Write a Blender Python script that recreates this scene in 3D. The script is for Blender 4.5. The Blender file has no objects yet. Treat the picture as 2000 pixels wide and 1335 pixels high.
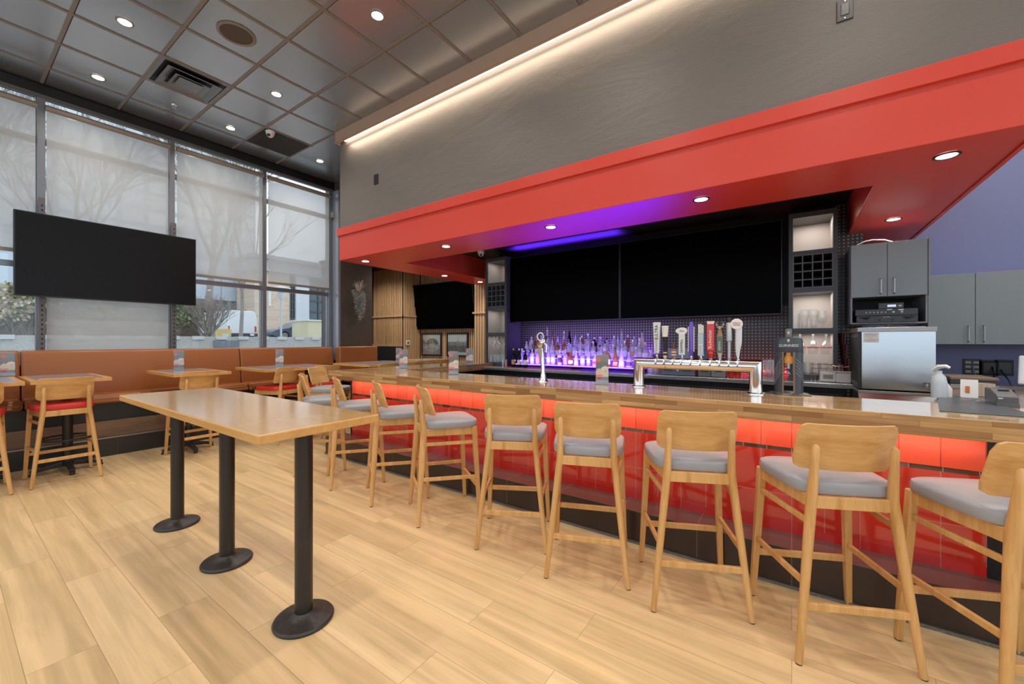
import bpy, bmesh, math, random
from mathutils import Vector, Matrix
random.seed(7)
S = bpy.context.scene
C = S.collection
PI = math.pi
# ------------------------------------------------------------------ camera, world, exposure
CAM_H, F, HOR = 1.3, 785.03, 665.0
YAW = math.atan2(546.17, F)
cd = bpy.data.cameras.new('camera'); cam = bpy.data.objects.new('camera', cd); C.objects.link(cam)
cam.location = (0, 0, CAM_H); cam.rotation_euler = (PI/2, 0, YAW - PI/2)
cd.sensor_width = 36; cd.lens = F/2000*36; cd.shift_y = -0.00125; cd.clip_start = .05; cd.clip_end = 300
S.camera = cam
w = bpy.data.worlds.new('sky'); S.world = w; w.use_nodes = True
bgn = w.node_tree.nodes['Background']; bgn.inputs[0].default_value = (.80, .87, .95, 1); bgn.inputs[1].default_value = 1.9
S.view_settings.view_transform = 'Standard'; S.view_settings.look = 'None'
S.view_settings.exposure = 0.15; S.view_settings.gamma = 1.0; S.view_settings.use_curve_mapping = False
cy = S.cycles
cy.use_denoising = True; cy.max_bounces = 7; cy.diffuse_bounces = 4; cy.glossy_bounces = 3
cy.transmission_bounces = 4; cy.transparent_max_bounces = 12; cy.sample_clamp_indirect = 6.0
cy.caustics_reflective = True; cy.caustics_refractive = False; cy.blur_glossy = 0.6

K_DOWN, K_SOFF, K_COVE, K_BAR = 62.0, 20.0, 23.0, 6.5      # lamp powers

# ------------------------------------------------------------------ pixel ray -> point on a real plane
_f = Vector((math.cos(YAW), math.sin(YAW), 0)); _r = Vector((math.sin(YAW), -math.cos(YAW), 0))
def ray(px, py): return _f + _r*((px-1000)/F) - Vector((0, 0, (py-HOR)/F))
def onX(px, py, X):
    d = ray(px, py); return Vector((0, 0, CAM_H)) + d*(X/d.x)
def onY(px, py, Y):
    d = ray(px, py); return Vector((0, 0, CAM_H)) + d*(Y/d.y)
def onZ(px, py, Z):
    d = ray(px, py); return Vector((0, 0, CAM_H)) + d*((Z-CAM_H)/d.z)

# ------------------------------------------------------------------ materials
MATS = {}
def mat(name, col, rough=.5, metal=0, spec=.5, emit=None, es=0, bump=None, var=None, coat=0, trans=0, ior=1.45, aniso=0):
    if name in MATS: return MATS[name]
    m = bpy.data.materials.new(name); m.use_nodes = True; nt = m.node_tree; b = nt.nodes['Principled BSDF']
    b.inputs['Base Color'].default_value = (*col, 1); b.inputs['Roughness'].default_value = rough
    b.inputs['Metallic'].default_value = metal; b.inputs['Specular IOR Level'].default_value = spec
    b.inputs['IOR'].default_value = ior
    if coat: b.inputs['Coat Weight'].default_value = coat; b.inputs['Coat Roughness'].default_value = .06
    if trans: b.inputs['Transmission Weight'].default_value = trans
    if emit: b.inputs['Emission Color'].default_value = (*emit, 1); b.inputs['Emission Strength'].default_value = es
    if aniso: b.inputs['Anisotropic'].default_value = aniso
    if bump or var:
        tc = nt.nodes.new('ShaderNodeTexCoord'); n = nt.nodes.new('ShaderNodeTexNoise')
        n.inputs['Scale'].default_value = (bump or var)[0]; n.inputs['Detail'].default_value = 5
        nt.links.new(tc.outputs['Object'], n.inputs['Vector'])
    if bump:
        bp = nt.nodes.new('ShaderNodeBump'); bp.inputs['Strength'].default_value = bump[1]; bp.inputs['Distance'].default_value = .01
        nt.links.new(n.outputs['Fac'], bp.inputs['Height']); nt.links.new(bp.outputs['Normal'], b.inputs['Normal'])
    if var:
        mx = nt.nodes.new('ShaderNodeMix'); mx.data_type = 'RGBA'
        mx.inputs[6].default_value = (*[c*(1-var[1]) for c in col], 1); mx.inputs[7].default_value = (*[min(1, c*(1+var[1])) for c in col], 1)
        nt.links.new(n.outputs['Fac'], mx.inputs[0]); nt.links.new(mx.outputs[2], b.inputs['Base Color'])
    MATS[name] = m; return m

def nodes(name):
    m = bpy.data.materials.new(name); m.use_nodes = True; nt = m.node_tree
    MATS[name] = m
    return m, nt, nt.nodes['Principled BSDF'], nt.nodes.new, nt.links.new

def wood(name, c1, c2, axis='Z', rough=.35, scale=14, stretch=.07, coat=0):
    m, nt, b, N, L = nodes(name)
    tc = N('ShaderNodeTexCoord'); mp = N('ShaderNodeMapping'); s = [1, 1, 1]; s['XYZ'.index(axis)] = stretch
    mp.inputs['Scale'].default_value = s
    L(tc.outputs['Object'], mp.inputs['Vector'])
    n = N('ShaderNodeTexNoise'); n.inputs['Scale'].default_value = scale; n.inputs['Detail'].default_value = 6; n.inputs['Distortion'].default_value = 1.2
    L(mp.outputs['Vector'], n.inputs['Vector'])
    n2 = N('ShaderNodeTexNoise'); n2.inputs['Scale'].default_value = scale*9; n2.inputs['Detail'].default_value = 3
    L(mp.outputs['Vector'], n2.inputs['Vector'])
    ad = N('ShaderNodeMath'); ad.operation = 'MULTIPLY_ADD'; ad.inputs[1].default_value = .45; L(n2.outputs['Fac'], ad.inputs[0]); L(n.outputs['Fac'], ad.inputs[2])
    cr = N('ShaderNodeValToRGB'); cr.color_ramp.elements[0].position = .45; cr.color_ramp.elements[0].color = (*c1, 1)
    cr.color_ramp.elements[1].position = .95; cr.color_ramp.elements[1].color = (*c2, 1)
    L(ad.outputs[0], cr.inputs['Fac']); L(cr.outputs['Color'], b.inputs['Base Color'])
    b.inputs['Roughness'].default_value = rough
    if coat: b.inputs['Coat Weight'].default_value = coat; b.inputs['Coat Roughness'].default_value = .12
    return m

def brick(name, c1, c2, mortar, axes, bw, rh, ms, off=.5, rough=.3, grain=None, coat=0, bias=0, bumpd=0, spec=.5, wear=None):
    """axes: which object axes feed the (length, row) directions of the brick pattern"""
    m, nt, b, N, L = nodes(name)
    tc = N('ShaderNodeTexCoord'); sp = N('ShaderNodeSeparateXYZ'); cb = N('ShaderNodeCombineXYZ')
    L(tc.outputs['Object'], sp.inputs[0]); L(sp.outputs['XYZ'.index(axes[0])], cb.inputs[0]); L(sp.outputs['XYZ'.index(axes[1])], cb.inputs[1])
    bt = N('ShaderNodeTexBrick'); bt.inputs['Scale'].default_value = 1; bt.inputs['Brick Width'].default_value = bw; bt.inputs['Row Height'].default_value = rh
    bt.inputs['Mortar Size'].default_value = ms; bt.inputs['Mortar Smooth'].default_value = .1; bt.offset = off; bt.inputs['Bias'].default_value = bias
    bt.inputs['Color1'].default_value = (*c1, 1); bt.inputs['Color2'].default_value = (*c2, 1); bt.inputs['Mortar'].default_value = (*mortar, 1)
    L(cb.outputs[0], bt.inputs['Vector'])
    out = bt.outputs['Color']
    if grain:
        mp = N('ShaderNodeMapping'); s = [1, 1, 1]; s['XYZ'.index(axes[0])] = grain[1]; mp.inputs['Scale'].default_value = s
        L(tc.outputs['Object'], mp.inputs['Vector'])
        n = N('ShaderNodeTexNoise'); n.inputs['Scale'].default_value = grain[0]; n.inputs['Detail'].default_value = 8; n.inputs['Distortion'].default_value = grain[3] if len(grain) > 3 else .8; n.inputs['Roughness'].default_value = .62
        # shift the grain per board so that it breaks at the joints
        va = N('ShaderNodeVectorMath'); va.operation = 'MULTIPLY_ADD'; va.inputs[1].default_value = (37, 37, 37)
        L(bt.outputs['Color'], va.inputs[0]); L(mp.outputs['Vector'], va.inputs[2]); L(va.outputs[0], n.inputs['Vector'])
        cr = N('ShaderNodeValToRGB'); cr.color_ramp.elements[0].position = .33; cr.color_ramp.elements[0].color = (*[1-grain[2]]*2, 1-grain[2]*1.15, 1)
        cr.color_ramp.elements[1].position = .62; cr.color_ramp.elements[1].color = (1, 1, 1, 1)
        L(n.outputs['Fac'], cr.inputs['Fac'])
        mx = N('ShaderNodeMix'); mx.data_type = 'RGBA'; mx.blend_type = 'MULTIPLY'; mx.inputs[0].default_value = 1
        L(out, mx.inputs[6]); L(cr.outputs['Color'], mx.inputs[7]); out = mx.outputs[2]
    L(out, b.inputs['Base Color'])
    if bumpd:
        bp = N('ShaderNodeBump'); bp.inputs['Strength'].default_value = 1; bp.inputs['Distance'].default_value = bumpd; bp.invert = True
        L(bt.outputs['Fac'], bp.inputs['Height']); L(bp.outputs['Normal'], b.inputs['Normal'])
    b.inputs['Roughness'].default_value = rough; b.inputs['Specular IOR Level'].default_value = spec
    if coat: b.inputs['Coat Weight'].default_value = coat; b.inputs['Coat Roughness'].default_value = .05
    return m

def glassy(name, tint=(1, 1, 1), gloss=.12, rough=.02, opac=0, ocol=(.8, .8, .8)):
    """thin clear pane or vessel wall: see-through with a fresnel sheen"""
    m = bpy.data.materials.new(name); m.use_nodes = True; nt = m.node_tree; N = nt.nodes.new; L = nt.links.new
    nt.nodes.remove(nt.nodes['Principled BSDF']); out = nt.nodes['Material Output']
    t = N('ShaderNodeBsdfTransparent'); t.inputs[0].default_value = (*tint, 1)
    g = N('ShaderNodeBsdfGlossy'); g.inputs['Roughness'].default_value = rough
    lw = N('ShaderNodeLayerWeight'); lw.inputs[0].default_value = .35
    ma = N('ShaderNodeMath'); ma.operation = 'MULTIPLY_ADD'; ma.inputs[1].default_value = .55; ma.inputs[2].default_value = gloss; ma.use_clamp = True
    L(lw.outputs['Facing'], ma.inputs[0])
    mx = N('ShaderNodeMixShader'); L(ma.outputs[0], mx.inputs[0]); L(t.outputs[0], mx.inputs[1]); L(g.outputs[0], mx.inputs[2])
    last = mx
    if opac:
        d = N('ShaderNodeBsdfDiffuse'); d.inputs[0].default_value = (*ocol, 1)
        m2 = N('ShaderNodeMixShader'); m2.inputs[0].default_value = opac; L(mx.outputs[0], m2.inputs[1]); L(d.outputs[0], m2.inputs[2]); last = m2
    L(last.outputs[0], out.inputs[0]); MATS[name] = m; return m

def vcol_mat(name, rough=.4, coat=0):
    m, nt, b, N, L = nodes(name); a = N('ShaderNodeAttribute'); a.attribute_name = 'ink'
    L(a.outputs['Color'], b.inputs['Base Color']); b.inputs['Roughness'].default_value = rough
    if coat: b.inputs['Coat Weight'].default_value = coat; b.inputs['Coat Roughness'].default_value = .05
    return m

M_wood = wood('chair beech', (.50, .25, .070), (.72, .43, .17), 'Z', .38)
M_board = wood('chair back veneer', (.54, .275, .080), (.76, .46, .19), 'Y', .33, 9, .12)
M_table = wood('honey laminate', (.62, .35, .12), (.74, .46, .18), 'Y', .14, 6, .1, .7)
M_edge = wood('maple edge', (.56, .29, .085), (.70, .40, .15), 'Y', .25)
M_grey = mat('grey vinyl', (.30, .305, .33), .36, spec=.6)
M_redv = mat('red vinyl', (.60, .035, .025), .35)
M_blk = mat('black painted steel', (.018, .017, .017), .3, spec=.6, var=(9, .3))
M_base = mat('worn cast iron', (.03, .026, .024), .38, spec=.6, bump=(30, .5), var=(14, .5))
M_screen = mat('dark screen', (.001, .001, .0012), .3, spec=.03)
M_screen2 = mat('window side screen', (.004, .004, .005), .35, spec=.25)
M_bezel = mat('screen bezel', (.02, .02, .022), .3)
M_steel = mat('brushed steel', (.62, .64, .66), .26, 1, aniso=.5)
M_chrome = mat('chrome', (.80, .80, .80), .09, 1)
M_dsteel = mat('dull steel', (.33, .32, .31), .38, 1)
M_red = mat('red paint', (.66, .062, .038), .33, spec=.55)
M_redtile = brick('red tile tall', (.50, .026, .016), (.60, .036, .022), (.58, .17, .14), 'YZ', .148, .42, .0022, 0, .09, coat=.6, bumpd=.002)
M_redtile2 = brick('red tile upper', (.66, .085, .045), (.74, .10, .055), (.40, .05, .03), 'YZ', .148, 2.0, .0022, 0, .12, coat=.5, bumpd=.002)
M_redtile3 = brick('red tile base', (.52, .018, .012), (.58, .02, .012), (.55, .12, .10), 'YZ', .296, 2.0, .0022, 0, .09, coat=.6, bumpd=.002)
M_band = brick('dark metallic tile', (.035, .016, .01), (.15, .09, .07), (.3, .22, .18), 'YZ', .12, 2.0, .002, 0, .12, spec=.9)
M_kerb = brick('dark brown tile', (.035, .022, .017), (.042, .027, .021), (.13, .10, .085), 'YZ', .46, 2.0, .0025, 0, .28)
M_kerbtop = brick('brown ledge tile', (.13, .06, .05), (.15, .07, .06), (.25, .12, .10), 'YX', .46, 5.0, .0025, 0, .2)
M_floor = brick('light oak planks', (.72, .51, .27), (.80, .59, .33), (.42, .29, .15), 'YX', 1.22, .2, .0012, .37, .34, grain=(16, .045, .30, .5), spec=.4)
M_butcher = brick('butcher block', (.50, .29, .125), (.76, .53, .27), (.42, .24, .10), 'YX', .42, .032, .0006, .37, .13, grain=(14, .12, .3), coat=.6)
M_butcherE = brick('butcher block edge', (.34, .16, .06), (.68, .41, .17), (.25, .11, .04), 'YZ', .36, .028, .0006, .37, .3, grain=(14, .12, .35))
M_butcherX = brick('butcher block cross', (.50, .29, .125), (.76, .53, .27), (.42, .24, .10), 'XY', .42, .032, .0006, .37, .13, grain=(14, .12, .3), coat=.6)
M_leather = mat('tan leather', (.33, .110, .032), .33, spec=.55, bump=(160, .06))
M_booth = mat('charcoal panel', (.022, .024, .026), .35)
M_toe = wood('grey brown laminate', (.13, .075, .045), (.26, .155, .095), 'X', .35, 5, .12)
M_dtile = brick('charcoal tile', (.026, .026, .027), (.032, .031, .031), (.07, .065, .06), 'XZ', .6, 2.0, .002, 0, .3)
M_slat = wood('slat oak', (.42, .25, .125), (.60, .40, .235), 'Z', .45, 10, .05)
M_felt = mat('black felt', (.012, .011, .010), .9)
M_umber = mat('umber wall paint', (.070, .053, .042), .6)
M_grmet = mat('anodised frame', (.23, .245, .265), .35, .6)
M_tan = mat('taupe frame', (.30, .26, .22), .45, .3)
M_cab = mat('slate laminate', (.26, .30, .32), .32)
M_cab2 = mat('cabinet edge', (.28, .29, .30), .4)
M_dark = mat('near black paint', (.008, .0075, .008), .5)
M_lid = mat('black ceiling paint', (.026, .022, .019), .45)
M_wallblue = mat('blue wall paint', (.19, .215, .40), .6)
M_wallneutral = mat('warm grey wall', (.42, .39, .36), .7)
M_towerf = mat('graphite frame', (.060, .063, .070), .38)
M_beige = mat('pale laminate', (.62, .57, .54), .45)
M_white = mat('white plastic', (.72, .72, .71), .35)
M_black = mat('black plastic', (.012, .012, .013), .35)
M_glass = glassy('vessel glass', (.96, .97, .97), .10, .03, .05, (.85, .88, .9))
M_pane = glassy('window glass', (.93, .96, .97), .035)
M_acryl = glassy('clear acrylic', (.97, .98, .98), .04, .05, .03, (.8, .82, .84))
M_lens = mat('lamp lens', (1, 1, 1), .4, emit=(1, .90, .76), es=14)
M_lens2 = mat('cool lamp lens', (1, 1, 1), .4, emit=(1, .95, .86), es=12)
M_tile = None

def ceil_mat():
    m, nt, b, N, L = nodes('satin grey ceiling tile')
    b.inputs['Base Color'].default_value = (.46, .485, .52, 1); b.inputs['Roughness'].default_value = .27
    b.inputs['Specular IOR Level'].default_value = 1.0; b.inputs['Metallic'].default_value = .82
    tc = N('ShaderNodeTexCoord'); n = N('ShaderNodeTexNoise'); n.inputs['Scale'].default_value = 260
    L(tc.outputs['Object'], n.inputs['Vector']); bp = N('ShaderNodeBump'); bp.inputs['Strength'].default_value = .03; bp.inputs['Distance'].default_value = .002
    L(n.outputs['Fac'], bp.inputs['Height']); L(bp.outputs['Normal'], b.inputs['Normal']); return m
M_tile = ceil_mat()
M_tee = mat('ceiling tee', (.24, .21, .185), .45, .1)

def plaster():
    m, nt, b, N, L = nodes('dented grey brown plaster')
    b.inputs['Base Color'].default_value = (.17, .15, .135, 1); b.inputs['Roughness'].default_value = .5
    tc = N('ShaderNodeTexCoord')
    a = N('ShaderNodeTexNoise'); a.inputs['Scale'].default_value = 120; a.inputs['Detail'].default_value = 3
    c = N('ShaderNodeTexNoise'); c.inputs['Scale'].default_value = 2.3; c.inputs['Detail'].default_value = 4; c.inputs['Distortion'].default_value = .6
    mp = N('ShaderNodeMapping'); mp.inputs['Scale'].default_value = (1, .5, 1.3)
    L(tc.outputs['Object'], a.inputs['Vector']); L(tc.outputs['Object'], mp.inputs['Vector']); L(mp.outputs['Vector'], c.inputs['Vector'])
    b1 = N('ShaderNodeBump'); b1.inputs['Strength'].default_value = .45; b1.inputs['Distance'].default_value = .025; L(c.outputs['Fac'], b1.inputs['Height'])
    b2 = N('ShaderNodeBump'); b2.inputs['Strength'].default_value = .35; b2.inputs['Distance'].default_value = .003; L(a.outputs['Fac'], b2.inputs['Height'])
    L(b1.outputs['Normal'], b2.inputs['Normal']); L(b2.outputs['Normal'], b.inputs['Normal']); return m
M_plaster = plaster()

def shade_mat(name, t, col):
    m = bpy.data.materials.new(name); m.use_nodes = True; nt = m.node_tree; N = nt.nodes.new; L = nt.links.new
    nt.nodes.remove(nt.nodes['Principled BSDF']); out = nt.nodes['Material Output']
    tr = N('ShaderNodeBsdfTransparent'); tr.inputs[0].default_value = (1, 1, 1, 1)
    tl = N('ShaderNodeBsdfTranslucent'); tl.inputs[0].default_value = (*col, 1)
    df = N('ShaderNodeBsdfDiffuse'); df.inputs[0].default_value = (*col, 1)
    m1 = N('ShaderNodeMixShader'); m1.inputs[0].default_value = .5; L(tl.outputs[0], m1.inputs[1]); L(df.outputs[0], m1.inputs[2])
    m2 = N('ShaderNodeMixShader'); m2.inputs[0].default_value = t; L(m1.outputs[0], m2.inputs[1]); L(tr.outputs[0], m2.inputs[2])
    L(m2.outputs[0], out.inputs[0]); MATS[name] = m; return m
M_shade = shade_mat('screen shade fabric', .44, (.70, .71, .72))

def mesh_mat():
    """perforated sheet: rows of small bright studs on a dark sheet"""
    m, nt, b, N, L = nodes('studded mesh panel')
    tc = N('ShaderNodeTexCoord'); sp = N('ShaderNodeSeparateXYZ'); L(tc.outputs['Object'], sp.inputs[0])
    fs = []
    for ax in (1, 2):
        d = N('ShaderNodeMath'); d.operation = 'DIVIDE'; d.inputs[1].default_value = .036; L(sp.outputs[ax], d.inputs[0])
        fr = N('ShaderNodeMath'); fr.operation = 'FRACT'; L(d.outputs[0], fr.inputs[0])
        s = N('ShaderNodeMath'); s.operation = 'SUBTRACT'; s.inputs[1].default_value = .5; L(fr.outputs[0], s.inputs[0])
        p = N('ShaderNodeMath'); p.operation = 'POWER'; p.inputs[1].default_value = 2; ab = N('ShaderNodeMath'); ab.operation = 'ABSOLUTE'
        L(s.outputs[0], ab.inputs[0]); L(ab.outputs[0], p.inputs[0]); fs.append(p)
    a = N('ShaderNodeMath'); L(fs[0].outputs[0], a.inputs[0]); L(fs[1].outputs[0], a.inputs[1])
    lt = N('ShaderNodeMath'); lt.operation = 'LESS_THAN'; lt.inputs[1].default_value = .055; L(a.outputs[0], lt.inputs[0])
    mx = N('ShaderNodeMix'); mx.data_type = 'RGBA'; mx.inputs[6].default_value = (.035, .033, .035, 1); mx.inputs[7].default_value = (.30, .27, .255, 1)
    L(lt.outputs[0], mx.inputs[0]); L(mx.outputs[2], b.inputs['Base Color']); b.inputs['Roughness'].default_value = .4
    return m
M_mesh = mesh_mat()

# ------------------------------------------------------------------ mesh helpers
def nb(): return bmesh.new()
def box(bm, a, b):
    (x0, y0, z0), (x1, y1, z1) = [tuple(min(p, q) for p, q in zip(a, b)), tuple(max(p, q) for p, q in zip(a, b))]
    v = [bm.verts.new(p) for p in ((x0,y0,z0),(x1,y0,z0),(x1,y1,z0),(x0,y1,z0),(x0,y0,z1),(x1,y0,z1),(x1,y1,z1),(x0,y1,z1))]
    for f in ((0,3,2,1),(4,5,6,7),(0,1,5,4),(1,2,6,5),(2,3,7,6),(3,0,4,7)): bm.faces.new([v[i] for i in f])
    return bm
def prism(bm, pts, z0, z1, mtx=None):
    a = [bm.verts.new((p[0], p[1], z0)) for p in pts]; b = [bm.verts.new((p[0], p[1], z1)) for p in pts]; n = len(pts)
    bm.faces.new(a[::-1]); bm.faces.new(b)
    for i in range(n): bm.faces.new((a[i], a[(i+1) % n], b[(i+1) % n], b[i]))
    if mtx: bmesh.ops.transform(bm, matrix=mtx, verts=a+b)
    return bm
def frame_of(d):
    d = d.normalized(); u = Vector((0, 0, 1)) if abs(d.z) < .9 else Vector((1, 0, 0))
    x = u.cross(d).normalized(); y = d.cross(x); return x, y
def sweep(bm, pts, rads, seg=10, rect=None, caps=True, xdir=None):
    """tube (or rectangle when rect=(w,h) per point) along points"""
    pts = [Vector(p) for p in pts]; rings = []
    for i, p in enumerate(pts):
        d = (pts[min(i+1, len(pts)-1)] - pts[max(i-1, 0)])
        x, y = frame_of(d)
        if xdir is not None:
            dn = d.normalized(); x = (Vector(xdir) - dn*dn.dot(Vector(xdir))).normalized(); y = dn.cross(x)
        if rect:
            wd, ht = rect[i] if isinstance(rect, list) else rect
            rings.append([bm.verts.new(p + x*sx*wd/2 + y*sy*ht/2) for sx, sy in ((-1,-1),(1,-1),(1,1),(-1,1))])
        else:
            r = rads[i] if isinstance(rads, (list, tuple)) else rads
            rx, ry = r if isinstance(r, tuple) else (r, r)
            rings.append([bm.verts.new(p + x*math.cos(2*PI*k/seg)*rx + y*math.sin(2*PI*k/seg)*ry) for k in range(seg)])
    for a, b in zip(rings, rings[1:]):
        n = len(a)
        for k in range(n): bm.faces.new((a[k], a[(k+1) % n], b[(k+1) % n], b[k]))
    if caps: bm.faces.new(rings[0][::-1]); bm.faces.new(rings[-1])
    return bm
def lathe(bm, prof, seg=20, c=(0, 0, 0), caps=True):
    rings = [[bm.verts.new((c[0]+r*math.cos(2*PI*k/seg), c[1]+r*math.sin(2*PI*k/seg), c[2]+z)) for k in range(seg)] for r, z in prof]
    for a, b in zip(rings, rings[1:]):
        for k in range(seg): bm.faces.new((a[k], a[(k+1) % seg], b[(k+1) % seg], b[k]))
    if caps: bm.faces.new(rings[0][::-1]); bm.faces.new(rings[-1])
    return bm
def obj(name, bm, m, parent=None, bev=0, smooth=False, seg=2, sub=0):
    if bm is not None and isinstance(bm, bmesh.types.BMesh):
        bmesh.ops.recalc_face_normals(bm, faces=bm.faces)
        me = bpy.data.meshes.new(name); bm.to_mesh(me); bm.free()
    else: me = bm
    if m: me.materials.append(m)
    if smooth:
        for p in me.polygons: p.use_smooth = True
    o = bpy.data.objects.new(name, me); C.objects.link(o)
    if parent: o.parent = parent
    if bev:
        md = o.modifiers.new('bevel', 'BEVEL'); md.width = bev; md.segments = seg; md.limit_method = 'ANGLE'; md.angle_limit = .6
    if sub:
        md = o.modifiers.new('sub', 'SUBSURF'); md.levels = sub; md.render_levels = sub
    if smooth and not sub:
        try: me.set_sharp_from_angle(angle=.7)
        except Exception: pass
    return o
def tag(o, label, cat, group=None, kind=None):
    if label: o['label'] = label
    if cat: o['category'] = cat
    if group: o['group'] = group
    if kind: o['kind'] = kind
    return o
def thing(name, label, cat, loc=(0, 0, 0), rz=0, group=None):
    o = bpy.data.objects.new(name, None); C.objects.link(o); o.location = loc; o.rotation_euler = (0, 0, rz); o.empty_display_size = .05
    return tag(o, label, cat, group)
def kids(o): return list(o.children)
def struct(name, bm, m, **k):
    o = obj(name, bm, m, **k); o['kind'] = 'structure'; return o
def dup(root, loc, rz=None, label=None, group=None):
    def rec(o, par):
        c = o.copy(); C.objects.link(c)
        if par: c.parent = par
        for ch in kids(o): rec(ch, c)
        return c
    r = rec(root, None); r.location = loc
    if rz is not None: r.rotation_euler[2] = rz
    if label: r['label'] = label
    if group: r['group'] = group
    return r
def lamp(kind, name, loc, power, col=(1, 1, 1), parent=None, rot=None, size=.1, sizey=None, spot=None, blend=.6, spread=None):
    l = bpy.data.lights.new(name, kind); l.energy = power; l.color = col
    if kind == 'AREA':
        l.shape = 'RECTANGLE' if sizey else 'SQUARE'; l.size = size
        if sizey: l.size_y = sizey
        if spread: l.spread = spread
    else: l.shadow_soft_size = size
    if kind == 'SPOT': l.spot_size = spot; l.spot_blend = blend
    o = bpy.data.objects.new(name, l); C.objects.link(o); o.location = loc
    if rot: o.rotation_euler = rot
    if parent: o.parent = parent
    return o
def ordw(i): return ('first','second','third','fourth','fifth','sixth','seventh','eighth','ninth','tenth','eleventh','twelfth','thirteenth','fourteenth','fifteenth','sixteenth','seventeenth','eighteenth','nineteenth','twentieth')[i]
_dg = None
def text_mesh(s, size, depth=.0008, sx=1, align='CENTER'):
    cu = bpy.data.curves.new('lettering', 'FONT'); cu.body = s; cu.size = size; cu.extrude = depth; cu.align_x = align; cu.align_y = 'CENTER'; cu.resolution_u = 3
    o = bpy.data.objects.new('tmp', cu); C.objects.link(o); dg = bpy.context.evaluated_depsgraph_get()
    me = bpy.data.meshes.new_from_object(o.evaluated_get(dg)); bpy.data.objects.remove(o)
    if sx != 1: me.transform(Matrix.Diagonal((sx, 1, 1, 1)))
    return me
FACE = Matrix(((0, 0, -1, 0), (-1, 0, 0, 0), (0, 1, 0, 0), (0, 0, 0, 1)))   # text x -> -Y, text y -> Z, facing -X (toward the room)
def letter(s, size, m, parent, loc, rot90=0, name='lettering', sx=1, depth=.0008):
    me = text_mesh(s, size, depth, sx)
    if rot90: me.transform(Matrix.Rotation(rot90*PI/2, 4, 'Z'))
    me.transform(FACE); me.transform(Matrix.Translation(loc)); return obj(name, me, m, parent)
def picture(name, w, h, nx, ny, fn, m, parent, mtx):
    """printed sheet: a grid whose faces carry the printed colour"""
    vs = [(i/nx*w-w/2, j/ny*h, 0) for j in range(ny+1) for i in range(nx+1)]
    fs = [(j*(nx+1)+i, j*(nx+1)+i+1, (j+1)*(nx+1)+i+1, (j+1)*(nx+1)+i) for j in range(ny) for i in range(nx)]
    me = bpy.data.meshes.new(name); me.from_pydata(vs, [], fs)
    ca = me.color_attributes.new('ink', 'FLOAT_COLOR', 'CORNER')
    k = 0
    for j in range(ny):
        for i in range(nx):
            c = fn((i+.5)/nx, (j+.5)/ny)
            for _ in range(4): ca.data[k].color = (*c, 1); k += 1
    me.transform(mtx); return obj(name, me, m, parent)

WX = 6.86        # window wall (plane y)
ZC = 4.14        # tiled ceiling
exec_order = []
# ================================================================== SETTING
def rect(bm, pts): bm.faces.new([bm.verts.new(p) for p in pts]); return bm
fl = struct('floor', box(nb(), (-4, -4, -.05), (9, 9, 0)), M_floor)
cl = struct('ceiling', box(nb(), (-4, -4, ZC), (9, 7.0, ZC+.05)), M_tile)
g = nb(); LX = [2.515+.613*k for k in range(-10, 2)]; LY = [4.52+.613*k for k in range(-13, 4)]
for x in LX: box(g, (x-.013, -4, ZC-.006), (x+.013, 6.84, ZC))
for y in LY: box(g, (-4, y-.013, ZC-.008), (3.16, y+.013, ZC-.001))
struct('ceiling_grid', g, M_tee, parent=cl)
# shadow gap lines beside the tees
g = nb()
for x in LX: box(g, (x+.013, -4, ZC-.0015), (x+.021, 6.84, ZC))
for y in LY: box(g, (-4, y+.013, ZC-.0015), (3.16, y+.021, ZC))
struct('ceiling_reveal', g, M_dark, parent=cl)

# unseen walls behind and left of the camera; their windows are added for daylight
for nm, ax in (('rear', 0), ('left', 1)):
    a0, a1 = ((-4, 4.5), (-4, 6.8))[ax]
    def bb_(u0, u1, z0, z1, d0=-4.1, d1=-4.0):
        return ((u0, d0, z0), (u1, d1, z1)) if ax == 0 else ((d0, u0, z0), (d1, u1, z1))
    struct('wall_%s' % nm, box(box(nb(), *bb_(a0, a1, 0, .75)), *bb_(a0, a1, 3.95, ZC)), M_wallneutral)
    b = nb(); n_ = 6
    for k in range(n_+1):
        u = a0+.03+(a1-a0-.06)*k/n_; box(b, *bb_(u-.03, u+.03, .75, 3.95))
    wn = struct('window_%d' % (7+ax), b, M_grmet)
    struct('glass_pane', box(nb(), *bb_(a0, a1, .75, 3.95, -4.06, -4.053)), M_pane, parent=wn)
struct('wall_rear_end', box(nb(), (4.5, -4.1, 0), (9, -4, ZC)), M_wallneutral)
struct('wall_right', box(nb(), (6.5, -4, 0), (6.62, 5.45, ZC)), M_wallblue)
# window wall header and pieces
b = nb(); box(b, (-4, 6.775, ZC-.012), (4.13, 6.80, ZC-.002))
struct('trim_1', box(b, (-4, 6.80, 4.015), (4.79, 6.95, ZC)), M_dark)
struct('trim_2', box(nb(), (-4, 6.785, 3.975), (4.13, 6.80, 4.015)), mat('grey header', (.11, .11, .112), .5))
struct('wall_window_sill', box(nb(), (-4, 6.80, 0), (4.13, 6.95, 1.0)), M_umber)
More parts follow.
